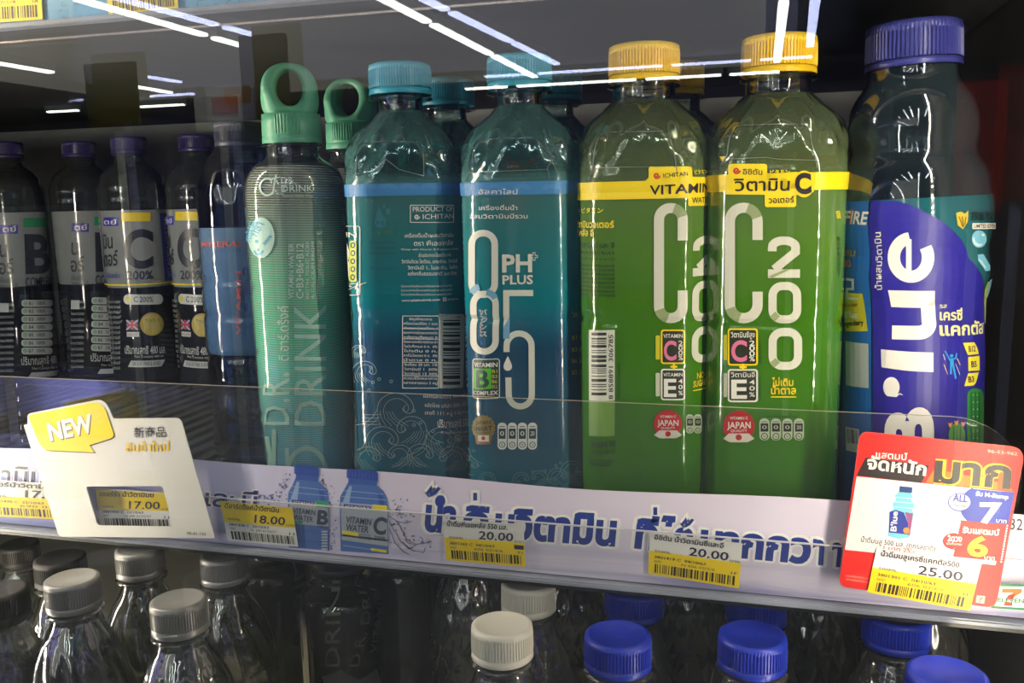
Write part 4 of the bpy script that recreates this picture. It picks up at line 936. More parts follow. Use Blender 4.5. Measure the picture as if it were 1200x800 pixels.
A.poly([(440, 692), (552, 688), (540, 711), (430, 713)], VG, 2); A.t('10-2-01760-2-0102', 446, 708, 536, 706, 12, VD, 3, .02)
for k in range(14): A.t('น้ำสะอาด วิตามินซี', 366, 500 + 17 * k, 404, 500 + 17 * k, 7, VG, 2)
A.build(vc)
vc2 = copy_tree(vc); vc2['label'] = 'violet-capped C bottle partly hidden by the pale blue bottle'; vc2.location = (-.529, .775, BASE); vc2.rotation_euler.z = rzof(-.532, .772) - .42
vb = v_bottle('violet-capped bottle with green tab and big B, nearest left edge', -.745, .763); vb.rotation_euler.z += .42
A = Art(Round(vb.location, vb.rotation_euler.z, rf_v, .0328)); A.cx = 27; A.grp = 'lettering'; A.z = (0, 180, 2.857)
A.rect(77, 216, 152, 246, GRN, 2, 4); A.t('B', 85, 403, 166, 400, 134, VD, 3, .06, fit=True); A.t('COMPLEX', 85, 446, 168, 441, 32, VD, 3, .02, fit=True)
A.rect(0, 238, 60, 268, VBL, 2); A.t('ตย์', 10, 262, 55, 260, 14, WHITE, 3, .02); A.t('น', 0, 345, 24, 345, 40, VD, 3, .03); A.t('อร์', 0, 403, 46, 400, 36, VD, 3, .03); A.t('กลิ่นเบอร์รี่', 0, 432, 40, 432, 14, VD, 3); A.t('วิตามินบี', 0, 450, 60, 448, 10, VD, 3)
for k in range(7):
    y = 489 + k * 26.5; A.rect(72, y, 174, y + 23, VG, 2, 10); A.disc(84, y + 11, 8, ink(120, 160, 140), 3); A.t('B%d  100%%' % (k + 1), 96, y + 17, 150, y + 16, 11, VD, 3, .03)
A.t('ปริมาณสุทธิ 480', 72, 706, 188, 700, 20, VG, 2, .02); A.t('Net Content 480 ml', 108, 722, 190, 718, 8, VG, 2)
A.poly([(105, 732), (195, 724), (188, 742), (95, 748)], VG, 2)
for k in range(12): A.t('ส่วนประกอบ วิตามินบีรวม', 0, 510 + 20 * k, 46, 509 + 20 * k, 7, VG, 2)
A.rect(0, 500, 30, 530, VG, 1)
A.build(vb)
vb2 = copy_tree(vb); vb2['label'] = 'dim second B bottle, between the nearest B and C bottles'; vb2.location = (-.682, .795, BASE); vb2.rotation_euler.z = rzof(-.682, .795) + .36
# pale blue mineral bottle left of the mint one
PM = [(0, .026), (.004, .0300), (.02, .0310), (.03, .0300), (.04, .0310), (.052, .0298), (.056, .0310), (.072, .0312), (.076, .0298), (.08, .0312), (.1, .0312), (.104, .0300), (.108, .0312), (.125, .0312), (.128, .0302), (.132, .0312), (.165, .0311), (.18, .0306), (.19, .0294), (.2, .0262), (.208, .0222), (.2155, .0165), (.219, .014), (.235, .0138)]
_pm = interp(PM)
def rf_m(th, z): return _pm(z) * (1 + .012 * np.cos(8 * th) * np.clip((z - .17) / .02, 0, 1) * np.clip((.21 - z) / .02, 0, 1))
m_bluepet = shell_mat('pale_blue_pet', (.55, .72, .92, 1), 2.4); m_blueliq = liquid_mat('pale_blue_water', rgb(150, 190, 235))
m_darkcap = mottled('cap_dark_slate', rgb(60, 62, 84), rgb(50, 52, 72), 30, .4)
mb = bottle('mineral_water_bottle', 'pale blue mineral water bottle with dark cap, left of mint bottle', 292, .55, BASE, rf_m, .232, (.0165, .2165, .2325, m_darkcap), m_bluepet, m_blueliq, .205)
m_m_film = film_mat('pale_blue_label', .2, [(0, (80, 120, 180), .55), (.1, (96, 140, 200), .6), (.135, (110, 150, 205), .65), (.17, (130, 165, 210), .7)])
sleeve(mb, rf_m, .078, .163, m_m_film, 40, 'wrap_label')
A = Art(Round(mb.location, mb.rotation_euler.z, rf_m, .031)); A.cx = 292; A.grp = 'lettering'; A.z = (110, 140, 5)
A.t('MINERAL', 640, 745, 880, 740, 30, ink(170, 70, 60), 2, .02); A.t('WATER', 700, 775, 870, 772, 18, ink(60, 90, 160), 2, .02)
A.z = (110, 290, 4.705); A.t('VITAMIN', 812, 480, 812, 130, 24, ink(180, 70, 60), 2, .01)
A.disc(834, 130, 16, ink(40, 60, 120), 2, 28); A.disc(836, 240, 14, ink(40, 60, 120), 2, 30); A.disc(840, 330, 12, ink(40, 60, 120), 2, 26)
A.build(mb)

# ================================================================ shelves, rail, fence
m_shelf = mottled('shelf_enamel', rgb(50, 52, 56), rgb(40, 42, 46), 10, .8)
m_lane = mottled('lane_plastic', rgb(30, 31, 34), rgb(22, 23, 26), 30, .85)
m_rail = mottled('rail_plastic', rgb(196, 200, 214), rgb(178, 182, 200), 20, .35)
m_lip = mottled('rail_lip_grey', rgb(150, 156, 172), rgb(128, 134, 150), 20, .3, 0)
m_clear = pane_mat('clear_acrylic', (1, 1, 1, 1), .3, (.6, .62, .66, 1), .012)
m_edge = principled('acrylic_edge', rgb(190, 182, 165), .3)
RY = .4352; SX0, SX1 = -1.15, .1345
def shelf(z, label, zlow):
    t = thing('cooler_shelf', label, 'shelf', (-.45, .44, z))
    o = np.array(t.location)
    B = lambda n, lo, hi, m, b=0: box(n, np.array(lo) - o, np.array(hi) - o, m, t, b)
    B('deck', (SX0, .446, z - .012), (SX1, 1.06, z - .0032), m_shelf)
    x = SX0 + .004; me = None
    while x < SX1 - .01:                                   # glide slats of the shelf, each a bar of its own
        if me is None: me = box_mesh('slat', (0, 0, -.0032), (.008, .60, 0), m_lane)
        s_ = link('slat', me, t); s_.location = (x - o[0], .452 - o[1], 0); x += .0162
    return t, B, o
up, B, oo = shelf(BASE, 'middle shelf with white banner rail and tall drink bottles', 1.2035)
B('rail_back', (SX0, RY + .0008, 1.2045), (SX1, .4455, 1.2215), m_rail, .0006)
B('rail_lip', (SX0, RY - .0060, 1.2012), (SX1, RY + .003, 1.2040), m_lip, .0008)
B('rail_underside', (SX0, RY - .004, 1.1988), (SX1, RY + .01, 1.2011), m_black, 0)
# clear fence with rounded right end
def fence_mesh():
    P = [(SX0, 1.2045), (.1175, 1.2045), (.1175, 1.268)] + [(.1175 - .031 + .031 * math.cos(math.radians(a)), 1.268 + .0285 * math.sin(math.radians(a))) for a in range(10, 91, 10)] + [(SX0, 1.2985)]
    n = len(P); V = [(x - oo[0], .4418 - oo[1], z - oo[2]) for x, z in P] + [(x - oo[0], .4436 - oo[1], z - oo[2]) for x, z in P]
    return P, V, n
P, V, n = fence_mesh()
link('clear_fence', mesh('clear_fence', V, [tuple(range(n - 1, -1, -1)), tuple(range(n, 2 * n))], m_clear, False), up)
link('fence_edge', mesh('fence_edge', V, [(i, i + 1, n + i + 1, n + i) for i in range(2, n - 1)], m_edge, False), up)
top, B2, o2 = shelf(1.519, 'upper shelf edge at top left with yellow price tags', 1.5)
B2('rail_back', (SX0, RY + .0008, 1.5035), (SX1, .4455, 1.5180), m_rail, .0006)
B2('rail_lip', (SX0, RY - .0045, 1.5002), (SX1, RY + .003, 1.5030), m_lip, .0006)
B2('wire_rod', (SX0, .448, 1.4958), (SX1, .4492, 1.4970), principled('bright_wire', rgb(210, 190, 180), .25, 1.0))
LOW = .945
low = thing('cooler_shelf', 'lower shelf carrying the clear water bottles', 'shelf', (-.45, .44, LOW))
lo_o = np.array(low.location)
link('deck', box_mesh('deck', np.array((SX0, .345, LOW - .012)) - lo_o, np.array((SX1, 1.06, LOW)) - lo_o, mottled('lower_deck_enamel', rgb(168, 164, 146), rgb(150, 146, 130), 10, .6)), low)

# ---------------- printed banner in the rail
def banner_mat(name, stops_x, streak, x0, x1):
    m = principled(name, (1, 1, 1, 1), .35); nt = m.node_tree; b = nt.nodes['Principled BSDF']
    tc = N(nt, 'ShaderNodeTexCoord'); sp = N(nt, 'ShaderNodeSeparateXYZ'); nt.links.new(tc.outputs['Object'], sp.inputs[0])
    mp = N(nt, 'ShaderNodeMapRange'); mp.inputs[1].default_value = x0; mp.inputs[2].default_value = x1; nt.links.new(sp.outputs['X'], mp.inputs[0])
    cr = N(nt, 'ShaderNodeValToRGB'); el = cr.color_ramp.elements
    while len(el) > 1: el.remove(el[0])
    el[0].position = stops_x[0][0]; el[0].color = rgb(*stops_x[0][1])
    for p, c_ in stops_x[1:]: el.new(p).color = rgb(*c_)
    nt.links.new(mp.outputs[0], cr.inputs[0])
    ma = N(nt, 'ShaderNodeMapping'); ma.inputs['Scale'].default_value = (9, 1, 190); nt.links.new(tc.outputs['Object'], ma.inputs[0])
    no = N(nt, 'ShaderNodeTexNoise', i_Scale=1.0, i_Detail=3.0, i_Distortion=.6); nt.links.new(ma.outputs[0], no.inputs['Vector'])
    r2 = N(nt, 'ShaderNodeValToRGB'); r2.color_ramp.elements[0].position = .45; r2.color_ramp.elements[1].position = .7
    nt.links.new(no.outputs['Fac'], r2.inputs[0])
    mz = N(nt, 'ShaderNodeMapRange'); mz.inputs[1].default_value = .020; mz.inputs[2].default_value = .002; nt.links.new(sp.outputs['Z'], mz.inputs[0])
    mu = N(nt, 'ShaderNodeMath', operation='MULTIPLY'); nt.links.new(r2.outputs[0], mu.inputs[0]); nt.links.new(mz.outputs[0], mu.inputs[1])
    mm = N(nt, 'ShaderNodeMath', operation='MULTIPLY'); mm.inputs[1].default_value = .8; nt.links.new(mu.outputs[0], mm.inputs[0])
    mx = N(nt, 'ShaderNodeMixRGB'); mx.inputs[2].default_value = streak; nt.links.new(mm.outputs[0], mx.inputs[0]); nt.links.new(cr.outputs[0], mx.inputs[1])
    nt.links.new(mx.outputs[0], b.inputs['Base Color']); return m
ban = thing('shelf_banner', 'long lilac and white printed banner with blue Thai headline', 'banner', (-.2, RY, 1.2045))
bo = np.array(ban.location)
m_ban = banner_mat('banner_print', [(0, (150, 160, 220)), (.30, (166, 174, 230)), (.42, (205, 206, 242)), (.58, (226, 218, 244)), (.75, (230, 222, 244)), (1, (220, 214, 240))], rgb(140, 138, 200), -.40, .335)
V = []; n = 80
for i in range(n + 1):
    x = -1.1 + (.1345 + 1.1) * i / n; z = 1.2540 + .0010 * math.sin(x * 14) + .0009 * math.sin(x * 31 + 1)
    V += [(x - bo[0], 0, 0), (x - bo[0], 0, z - bo[2])]
link('paper_strip', mesh('paper_strip', V, [(2 * i, 2 * i + 2, 2 * i + 3, 2 * i + 1) for i in range(n)], m_ban, False), ban)
A = Art(Flat(RY, bo)); A.cx = 600
HB = ink(38, 62, 150); HW = ink(252, 250, 250)
def head(body, p0, p1, h, L=4, b1=.085, b2=.31):
    for k in range(10):                         # white contour: the word spread evenly outwards
        a = 2 * math.pi * k / 10; dx, dy = 3.3 * math.cos(a), 3.3 * math.sin(a)
        A.t(body, p0[0] + dx, p0[1] + dy, p1[0] + dx, p1[1] + dy, h, HW, 1.1 + k * .17, .07)
    A.t(body, p0[0] + 1.2, p0[1], p1[0] - 1.2, p1[1], h, HB, L, b1)
def mai_ek(x, y, w_=4.5, h_=9, L=5.6): A.rect(x - w_ / 2 - 3, y - h_ - 3, x + w_ / 2 + 3, y + 3, HW, L - 2, 1); A.rect(x - w_ / 2, y - h_, x + w_ / 2, y, HB, L)
def mai_tho(x, y, s_=1.0, L=6.6):
    P = [(x - 7 * s_, y - 2 * s_), (x - 3 * s_, y - 8 * s_), (x - 2 * s_, y - 1 * s_), (x + 2 * s_, y - 3 * s_), (x + 7 * s_, y - 9 * s_)]
    A.line(P, 10 * s_, HW, L - 2); A.line(P, 3.8 * s_, HB, L)
A.grp = 'headline'
head('นำ', (496, 620), (534, 623), 27); mai_tho(508, 580, 1.0)
head('ดื', (540, 625), (572, 628), 25); mai_ek(557, 586)
head('มวิตามิน', (578, 628), (722, 638), 25)
head('ที', (742, 640), (770, 643), 25); mai_ek(768, 603)
head('ได', (771, 643), (812, 646), 25); mai_tho(806, 616, .9)
head('มากกว', (818, 647), (950, 659), 25); mai_ek(955, 640)
head('า', (950, 659), (966, 660), 25)
head('าที่', (972, 661), (1003, 664), 24)
A.t('32', 1183, 620, 1198, 621, 13, BLACK, 3, .01)
A.grp = 'dark_headline'; A.z = (0, 430, 3.477)
for L_, m_, b_ in ((2, HW, .10), (4, ink(42, 44, 70), .03)): A.t('ตามิน', -60, 478, 178, 492, 62, m_, L_, b_)
for L_, m_, b_ in ((2, HW, .10), (4, ink(50, 60, 120), .03)): A.t('และมี', 800, 560, 1045, 580, 52, m_, L_, b_)
A.grp = 'bottle_picture'; A.z = (250, 530, 3.243)
def pic(x0, x1, ytop, capx0, capx1, letter, tab, L=3):
    yb = 386 if letter == 'C' else 372
    w_ = x1 - x0
    A.poly([(x0 + 4, ytop + 130), (x0 + 6, ytop + 100), (x0 + 22, ytop + 72), (capx0 + 4, ytop + 48), (capx1 - 4, ytop + 58), (x1 - 16, ytop + 82), (x1 - 3, ytop + 110), (x1, ytop + 150), (x1 + 2, yb), (x0 + 8, yb - 12)], ink(78, 116, 190), L)
    A.poly([(x0 + 16, ytop + 120), (x0 + 30, ytop + 84), (capx0 + 10, ytop + 60), (capx0 + 20, ytop + 62), (x0 + 44, ytop + 100), (x0 + 40, ytop + 140), (x0 + 18, ytop + 138)], ink(150, 180, 222), L + 1)
    A.poly([(x1 - 40, ytop + 80), (x1 - 18, ytop + 100), (x1 - 12, ytop + 148), (x1 - 30, ytop + 146)], ink(58, 90, 170), L + 1)
    A.line([(x0 + 10, ytop + 100), (x1 - 6, ytop + 114)], 2, ink(170, 195, 230), L + 2); A.line([(x0 + 20, ytop + 78), (x1 - 16, ytop + 92)], 2, ink(170, 195, 230), L + 2)
    A.poly([(capx0, ytop + 2), (capx0 + 8, ytop - 5), (capx1 - 4, ytop + 5), (capx1, ytop + 13), (capx1, ytop + 40), (capx0, ytop + 30)], ink(44, 76, 170), L + 2)
    A.poly([(capx0 + 6, ytop + 30), (capx1 - 2, ytop + 40), (capx1 - 4, ytop + 60), (capx0 + 6, ytop + 52)], ink(60, 96, 180), L + 1)
    for k in range(9): x = capx0 + 8 + (capx1 - capx0 - 14) * k / 8; A.line([(x, ytop + 6 + k), (x, ytop + 26 + k)], 1.6, ink(90, 120, 200), L + 3)
    A.poly([(x0 + 10, ytop + 128), (x1 - 1, ytop + 142), (x1, ytop + 232), (x0 + 12, ytop + 218)] if letter == 'B' else [(x0 + 8, ytop + 122), (x1 - 1, ytop + 136), (x1, ytop + 290), (x0 + 12, ytop + 265)], ink(176, 186, 204), L + 3)
    A.poly([(x0 + 20, ytop + 128), (x0 + w_ * .66, ytop + 138), (x0 + w_ * .66, ytop + 150), (x0 + 20, ytop + 142)], ink(50, 60, 160), L + 4); A.t('VITADAY', x0 + 24, ytop + 140, x0 + w_ * .64, ytop + 148, 8, WHITE, L + 5, .02)
    A.poly([(x0 + w_ * .7, ytop + 130), (x1 - 3, ytop + 135), (x1 - 3, ytop + 160), (x0 + w_ * .7, ytop + 156)], tab, L + 4)
pic(280, 440, 50, 308, 402, 'B', ink(60, 170, 120)); pic(477, 664, 66, 508, 626, 'C', ink(240, 220, 50))
DK = ink(66, 74, 100)
A.t('VITAMIN', 304, 228, 388, 238, 20, DK, 9, .03); A.t('WATER', 304, 254, 380, 264, 20, DK, 9, .03); A.t('B', 394, 272, 436, 276, 56, DK, 9, .07, fit=True)
A.rect(305, 258, 340, 270, ink(70, 180, 130), 9, 4); A.t('COMPLEX', 396, 284, 436, 288, 9, DK, 9, .02)
A.t('VITAMIN', 504, 264, 600, 276, 24, DK, 9, .03); A.t('WATER', 504, 294, 590, 304, 24, DK, 9, .03); A.t('C', 606, 308, 655, 314, 68, DK, 9, .07, fit=True); A.t('200%', 612, 330, 655, 336, 16, DK, 9, .03)
A.poly([(492, 294), (552, 304), (552, 318), (492, 308)], ink(240, 225, 60), 9)
for k in range(3): A.t('ผสมวิตามิน', 556, 312 + 8 * k, 600, 316 + 8 * k, 5, DK, 9)
for y, x0, x1 in ((322, 492, 660), (352, 494, 600)): A.line([(x0, y), (x1, y + 16)], 3, ink(150, 180, 225), 5)
A.poly([(490, 310), (664, 330), (664, 338), (490, 316)], ink(240, 225, 60), 6); A.poly([(600, 362), (660, 370), (660, 380), (600, 372)], ink(240, 225, 60), 6)
for k in range(7): A.rect(412, 296 + k * 11, 436, 303 + k * 11, ink(190, 200, 215), 7, 3)
for y in (250, 290, 330): A.line([(288, y), (436, y + 14)], 2, ink(60, 96, 180), 5)
A.grp = 'splash_drawing'; SP = ink(120, 120, 172); SPW = ink(214, 214, 232)
rd = random.Random(4)
for cx_, cy_, n_, sx, sy in ((265, 120, 26, 22, 40), (210, 175, 40, 60, 18), (440, 190, 34, 26, 60), (712, 235, 46, 40, 50), (452, 320, 26, 14, 50), (420, 110, 12, 14, 16), (760, 340, 30, 60, 22)):
    for k in range(n_):
        x = rd.gauss(cx_, sx * .6); y = rd.gauss(cy_, sy * .6); r_ = rd.uniform(1.2, 4.6); A.disc(x, y, r_, SP if k % 2 else ink(150, 150, 196), 2, r_ * rd.uniform(.7, 1.3), 7)
for P in ([(665, 240), (700, 262), (720, 300), (735, 330), (770, 348), (800, 345), (830, 338)], [(668, 260), (690, 300), (715, 340), (760, 372), (800, 380), (806, 360)], [(670, 290), (690, 340), (720, 376), (745, 388)], [(700, 262), (730, 268), (750, 262)], [(720, 340), (742, 366), (770, 352), (740, 342), (728, 330)], [(665, 215), (690, 225), (706, 200)]):
    A.line(P, 3.2, SP, 2); A.line([(x + 4, y + 4) for x, y in P], 2.6, SPW, 2)
A.build(ban, {'dark_headline': 'dark navy part of the headline'})
# clear ticket channel in front of the banner
tc_ = thing('ticket_channel', 'clear plastic ticket channel over the lower banner edge', 'holder', (-.4, .4325, 1.204))
V = [(-.75, 0, 0), (.533, 0, 0), (.533, 0, .0294), (-.75, 0, .0294)]
link('clear_strip', mesh('clear_strip', V, [(0, 1, 2, 3)], pane_mat('channel_film', (1, 1, 1, 1), .4, (.62, .62, .68, 1), .018), False), tc_)
box('top_edge', (-.75, -.0004, .0290), (.533, .0004, .0297), principled('channel_edge', rgb(205, 205, 215), .3), tc_)

# ---------------------------------------------------------------- price tags
PAPER = ink(244, 243, 242); TYEL = ink(248, 216, 20); TXT = ink(46, 42, 60)
def price_tag(label, q, yellow_top, title, price, size, codes, seed, Y=.4338, full=None, cut=False):
    c = on_y(q, Y); loc = (c[:, 0].mean(), Y, c[:, 2].min())
    t = thing('price_tag', label, 'price tag', loc, 0, 'shelf price tags')
    V = [(p[0] - loc[0], -.0 + dy, p[2] - loc[2]) for dy in (0, .0003) for p in c]
    link('paper', mesh('paper', V, [(3, 2, 1, 0), (4, 5, 6, 7), (0, 1, 5, 4), (1, 2, 6, 5), (2, 3, 7, 6), (3, 0, 4, 7)], PAPER, False), t)
    A = Art(Flat(Y - .0001, loc)); A.cx = 600; Q = lambda s_, t_: quadpt(q, s_, t_)
    A.grp = 'colour_block'; ty = .44
    if full: A.poly([Q(0, 0), Q(1, 0), Q(1, 1), Q(0, 1)], TYEL)
    elif yellow_top: A.poly([Q(0, 0), Q(1, 0), Q(1, .52), Q(0, .52)], TYEL)
    else: A.poly([Q(0, ty), Q(1, ty), Q(1, 1), Q(0, 1)], TYEL)
    A.grp = 'lettering'
    H = math.dist(q[0], q[3])
    def T(s_, a, b, y, h, bold=0.0): A.t(s_, *Q(a, y), *Q(b, y), h * H, TXT, 2, bold)
    if title:
        T(title, .05, .80, .155, .09, .04); T(price, .43, .86, .42 + (.05 if yellow_top else 0), .19, .03); T('บาท', .88, .99, .44 + (.05 if yellow_top else 0), .05)
        T(size, .06, .24, .46, .055)
    if codes: T(codes[0], .06, .62, .60, .06, .03); T(codes[1], .06, .14, .70, .055); T(codes[2], .36, .72, .70, .06); T(codes[3], .90, .97, .71, .06, .02)
    if codes and codes[3] == 'T1': A.poly([Q(.87, .50), Q(.99, .50), Q(.99, .60), Q(.87, .60)], TXT, 2)
    A.grp = 'barcode'; A.bars(0, 0, 0, 0, ink(38, 34, 30), 2, 40, seed, True, q=[Q(.07, .74), Q(.96, .74), Q(.96, .95), Q(.07, .95)])
    A.build(t); return t
price_tag('yellow and white price tag reading 18.00, right of NEW card', [(257.7, 587), (342.5, 594.8), (349.3, 640.4), (267, 633.3)], True, 'ดีอาร์ดริ้งค์น้ำวิตามิน', '18.00', '500ML', ('3801438 C  22/10/63', '720D', 'N  690 01/03/07', '11'), 11)
price_tag('price tag reading 20.00 below the teal 8.5 water bottle', [(518.3, 608.3), (613.3, 614), (616, 664), (523.3, 656)], False, 'น้ำดื่มพีเอชพลัส 550 มล.', '20.00', '550ML', ('3801365 C  04/10/63', '360D', '606 02/4/6', 'T1'), 12)
price_tag('price tag reading 20.00 below the green vitamin bottles', [(761.7, 623.3), (870, 636.7), (866, 689.3), (759.3, 671.7)], False, 'อิชิตัน น้ำวิตามินซีและอี', '20.00', '550ML', ('3801419 C  04/10/63', '360D', 'N 606 02/5/6', '1F'), 13)
price_tag('pale price tag reading 17 at far left, partly behind NEW card', [(-20, 562), (88, 568), (96, 610), (-14, 604)], False, 'เตอร์น้ำวิตามินบี', '17.00', '480ML', ('3801430 C  22/10/63', '360D', '690 02', '1F'), 14)
price_tag('price tag reading 17.00 seen through the NEW card window', [(112, 574), (196, 576), (203, 620), (118, 618)], True, 'เตอร์ร่า น้ำวิตามินบี', '17.00', '500ML', ('3801430 C  22/10/63', '360D', 'N 690 01/02/07', '11'), 15)
t17 = None
price_tag('yellow price tag on upper shelf rail at top left corner', [(-62, -40), (46, -46), (50, 23), (-58, 30)], False, 'น้ำดื่ม', '7.00', '600ML', ('CA/10/63', '', '606 27/1/4', '1A'), 16, full=True)
price_tag('second yellow price tag on upper shelf rail, beside light reflection', [(120, -52), (202, -58), (209, 10), (128, 20)], False, 'น้ำดื่ม', '7.00', '600ML', ('3801', '', '606', '1F'), 17, full=True)
# blue banner of the upper rail
ub = thing('shelf_banner', 'pale blue printed strip with droplets on the upper shelf edge', 'banner', (-.3, RY, 1.5035))
box('paper_strip', (-.80, -.0003, 0), (.434, .0003, .030), mottled('blue_strip_print', rgb(112, 168, 205), rgb(96, 152, 192), 16, .35), ub)
A = Art(Flat(RY - .0004, ub.location)); A.cx = 600; A.grp = 'droplet_drawing'; A.z = (0, 0, 4)
for x, y, r_ in ((298, 22, 9), (360, 8, 12), (285, 48, 5), (300, 80, 6), (380, 80, 6), (945, 22, 22), (1015, 30, 12), (1077, 14, 12), (1140, 8, 20), (868, 50, 8)): A.line(arc(x, y, r_, r_, 0, 300, 10), 2, ink(60, 96, 130), 1)
A.build(ub)

# ---------------------------------------------------------------- NEW card
def card_mesh(name, outline, holes, Y, loc, th, mat):
    """die-cut card: px outline with one rectangular hole, extruded"""
    o_ = on_y(outline, Y); bm = bmesh.new()
    def ring(P): return [bm.verts.new((p[0] - loc[0], 0, p[2] - loc[2])) for p in P]
    R0 = ring(o_); es = [bm.edges.new((R0[i], R0[(i + 1) % len(R0)])) for i in range(len(R0))]
    for h in holes:
        R1 = ring(on_y(h, Y)); es += [bm.edges.new((R1[i], R1[(i + 1) % len(R1)])) for i in range(len(R1))]
    bmesh.ops.triangle_fill(bm, use_beauty=True, use_dissolve=False, edges=es)
    r = bmesh.ops.extrude_face_region(bm, geom=bm.faces[:])
    bmesh.ops.translate(bm, verts=[v for v in r['geom'] if isinstance(v, bmesh.types.BMVert)], vec=(0, th, 0))
    bmesh.ops.recalc_face_normals(bm, faces=bm.faces[:])
    me = bpy.data.meshes.new(name); bm.to_mesh(me); bm.free(); me.materials.append(mat); return me
def zz_(P, ox, oy, s_): return [(ox + x / s_, oy + y / s_) for x, y in P]
def rounded(P, r, n=4):
    out = []; P = [np.array(p, float) for p in P]; m_ = len(P)
    for i in range(m_):
        a, b, c_ = P[i - 1], P[i], P[(i + 1) % m_]; r_ = r[i] if isinstance(r, (list, tuple)) else r
        u = (a - b) / np.hypot(*(a - b)); v = (c_ - b) / np.hypot(*(c_ - b))
        for k in range(n + 1):
            t = k / n; out.append(tuple((b + u * r_) * (1 - t) ** 2 + b * 2 * t * (1 - t) + (b + v * r_) * t ** 2))
    return out
NY = .4265
nc = at(140, 630, NY); nl = (nc[0], NY, nc[2])
new = thing('promo_card', 'white tilted card with yellow NEW speech bubble', 'card', nl)
outl = rounded([(96, 236), (112, 232), (112, 190), (425, 128), (462, 210), (735, 207), (876, 697), (240, 690)], [4, 3, 14, 40, 4, 22, 10, 16])
win = rounded([(350, 487), (662, 484), (706, 650), (398, 645)], [10, 14, 14, 14])
link('card', card_mesh('card', zz_(outl, 0, 430, 3.477), [zz_(win, 0, 430, 3.477)], NY, nl, .0006, ink(222, 222, 220)), new)
A = Art(Flat(NY - .0001, nl)); A.cx = 140; A.z = (0, 430, 3.477)
A.grp = 'speech_bubble'
bub = rounded([(114, 196), (396, 142), (428, 165), (468, 285), (364, 318), (386, 347), (186, 338), (160, 312)], [14, 18, 18, 20, 3, 1, 14, 14])
A.poly([(x + 4, y + 4) for x, y in bub], ink(60, 50, 20), 1); A.poly(bub, ink(246, 216, 20), 2)
A.grp = 'lettering'
for dx, m_, L_ in ((4, ink(90, 80, 90), 3), (0, ink(235, 235, 240), 4)): A.t('NEW', 206 + dx, 303 + dx, 386 + dx, 265 + dx, 76, m_, L_, .07, fit=True)
A.t('新商品', 546, 288, 676, 286, 44, ink(34, 32, 30), 2, .015, fit=True); A.t('สินค้าใหม่', 512, 343, 690, 341, 26, ink(240, 200, 20), 2, .05); A.t('90-41-156', 762, 682, 840, 685, 11, ink(60, 58, 56), 2, .02)
A.build(new)

# ---------------------------------------------------------------- red promo card
RYc = .4255
rc = at(1090, 700, RYc); rl = (rc[0], RYc, rc[2])
red = thing('promo_card', 'red and white promotion card with a big 7 and 6', 'card', rl)
ro = rounded([(160, 84), (806, 148), (690, 775), (76, 690)], [34, 60, 40, 34], 6)
REDI = ink(228, 40, 36)
link('card', card_mesh('card', zz_(ro, 960, 480, 3.333), [], RYc, rl, .0006, ink(236, 70, 62)), red)
A = Art(Flat(RYc - .0001, rl)); A.cx = 1090; A.z = (960, 480, 3.333)
A.grp = 'colour_block'
A.poly(rounded([(164, 88), (802, 151), (686, 771), (80, 687)], [32, 56, 38, 32], 6), REDI, 1)
A.poly([(146, 260), (762, 322), (688, 606), (100, 546)], ink(232, 230, 232), 2)
A.poly([(182, 186), (430, 216), (400, 286), (146, 256)], ink(40, 30, 34), 3)
A.poly([(430, 260), (450, 230), (740, 290), (755, 318), (415, 284)], ink(240, 120, 40), 3)
BLU = ink(40, 60, 165)
A.poly(arc(640, 375, 92, 80, 60, 250, 16) + [(600, 308), (762, 322), (738, 446)], BLU, 3)
A.poly([(552, 430), (640, 440), (738, 446), (714, 592), (520, 572)], REDI, 4)
for k in range(14): A.disc(549 - k * 2.2, 440 + k * 10, 4, ink(232, 230, 232), 5, n=8)
for k in range(15): A.disc(734 - k * 1.7, 452 + k * 10, 4, ink(232, 230, 232), 5, n=8)
A.disc(526, 512, 44, ink(150, 30, 30), 5, 32); A.disc(526, 510, 40, ink(180, 40, 34), 6, 28)
A.disc(548, 360, 46, BLU, 5, 36); A.disc(548, 359, 42, ink(232, 232, 236), 6, 32)
A.grp = 'lettering'
A.t('แสตมป์', 220, 186, 342, 196, 20, WHITE, 5, .03); A.t('จัดหนัก', 184, 228, 416, 256, 36, WHITE, 5, .06)
for L_, m_, b_ in ((5, ink(150, 90, 30), .16), (6, ink(245, 190, 40), .13), (7, ink(34, 30, 34), .06)): A.t('มาก', 446, 278, 746, 304, 78, m_, L_, b_)
A.t('96-53-962', 656, 166, 774, 178, 12, ink(255, 190, 170), 3, .02)
A.t('ALL', 520, 354, 578, 360, 26, BLU, 8, .06); A.t('member', 520, 374, 578, 380, 10, REDI, 8, .03)
A.t('รับ M-Stamp', 610, 334, 738, 348, 13, WHITE, 5, .05); A.t('7', 624, 444, 712, 446, 84, WHITE, 6, .06, fit=True); A.t('บาท', 690, 438, 730, 442, 12, WHITE, 6, .03)
A.t('รับแสตมป์', 558, 478, 702, 490, 17, WHITE, 6, .06); A.t('6', 576, 570, 656, 576, 82, ink(245, 225, 40), 6, .06, fit=True); A.t('บาท', 644, 582, 684, 586, 12, WHITE, 6, .03)
A.t('2ดวง', 500, 510, 556, 514, 18, WHITE, 8, .06); A.t('เมื่อซื้อครบ', 496, 524, 556, 528, 7, WHITE, 8)
A.t('น้ำดื่มบลู 500 มล. (ทุกรสชาติ)', 162, 514, 452, 552, 15, ink(70, 66, 80), 3, .02); A.t('1 บาท 25.-', 250, 546, 372, 560, 13, REDI, 3, .02)
for k in range(2): A.t('ระยะเวลาตั้งแต่วันที่ 24 ก.ย.', 104, 650 + 14 * k, 190, 662 + 14 * k, 6, ink(245, 180, 160), 3)
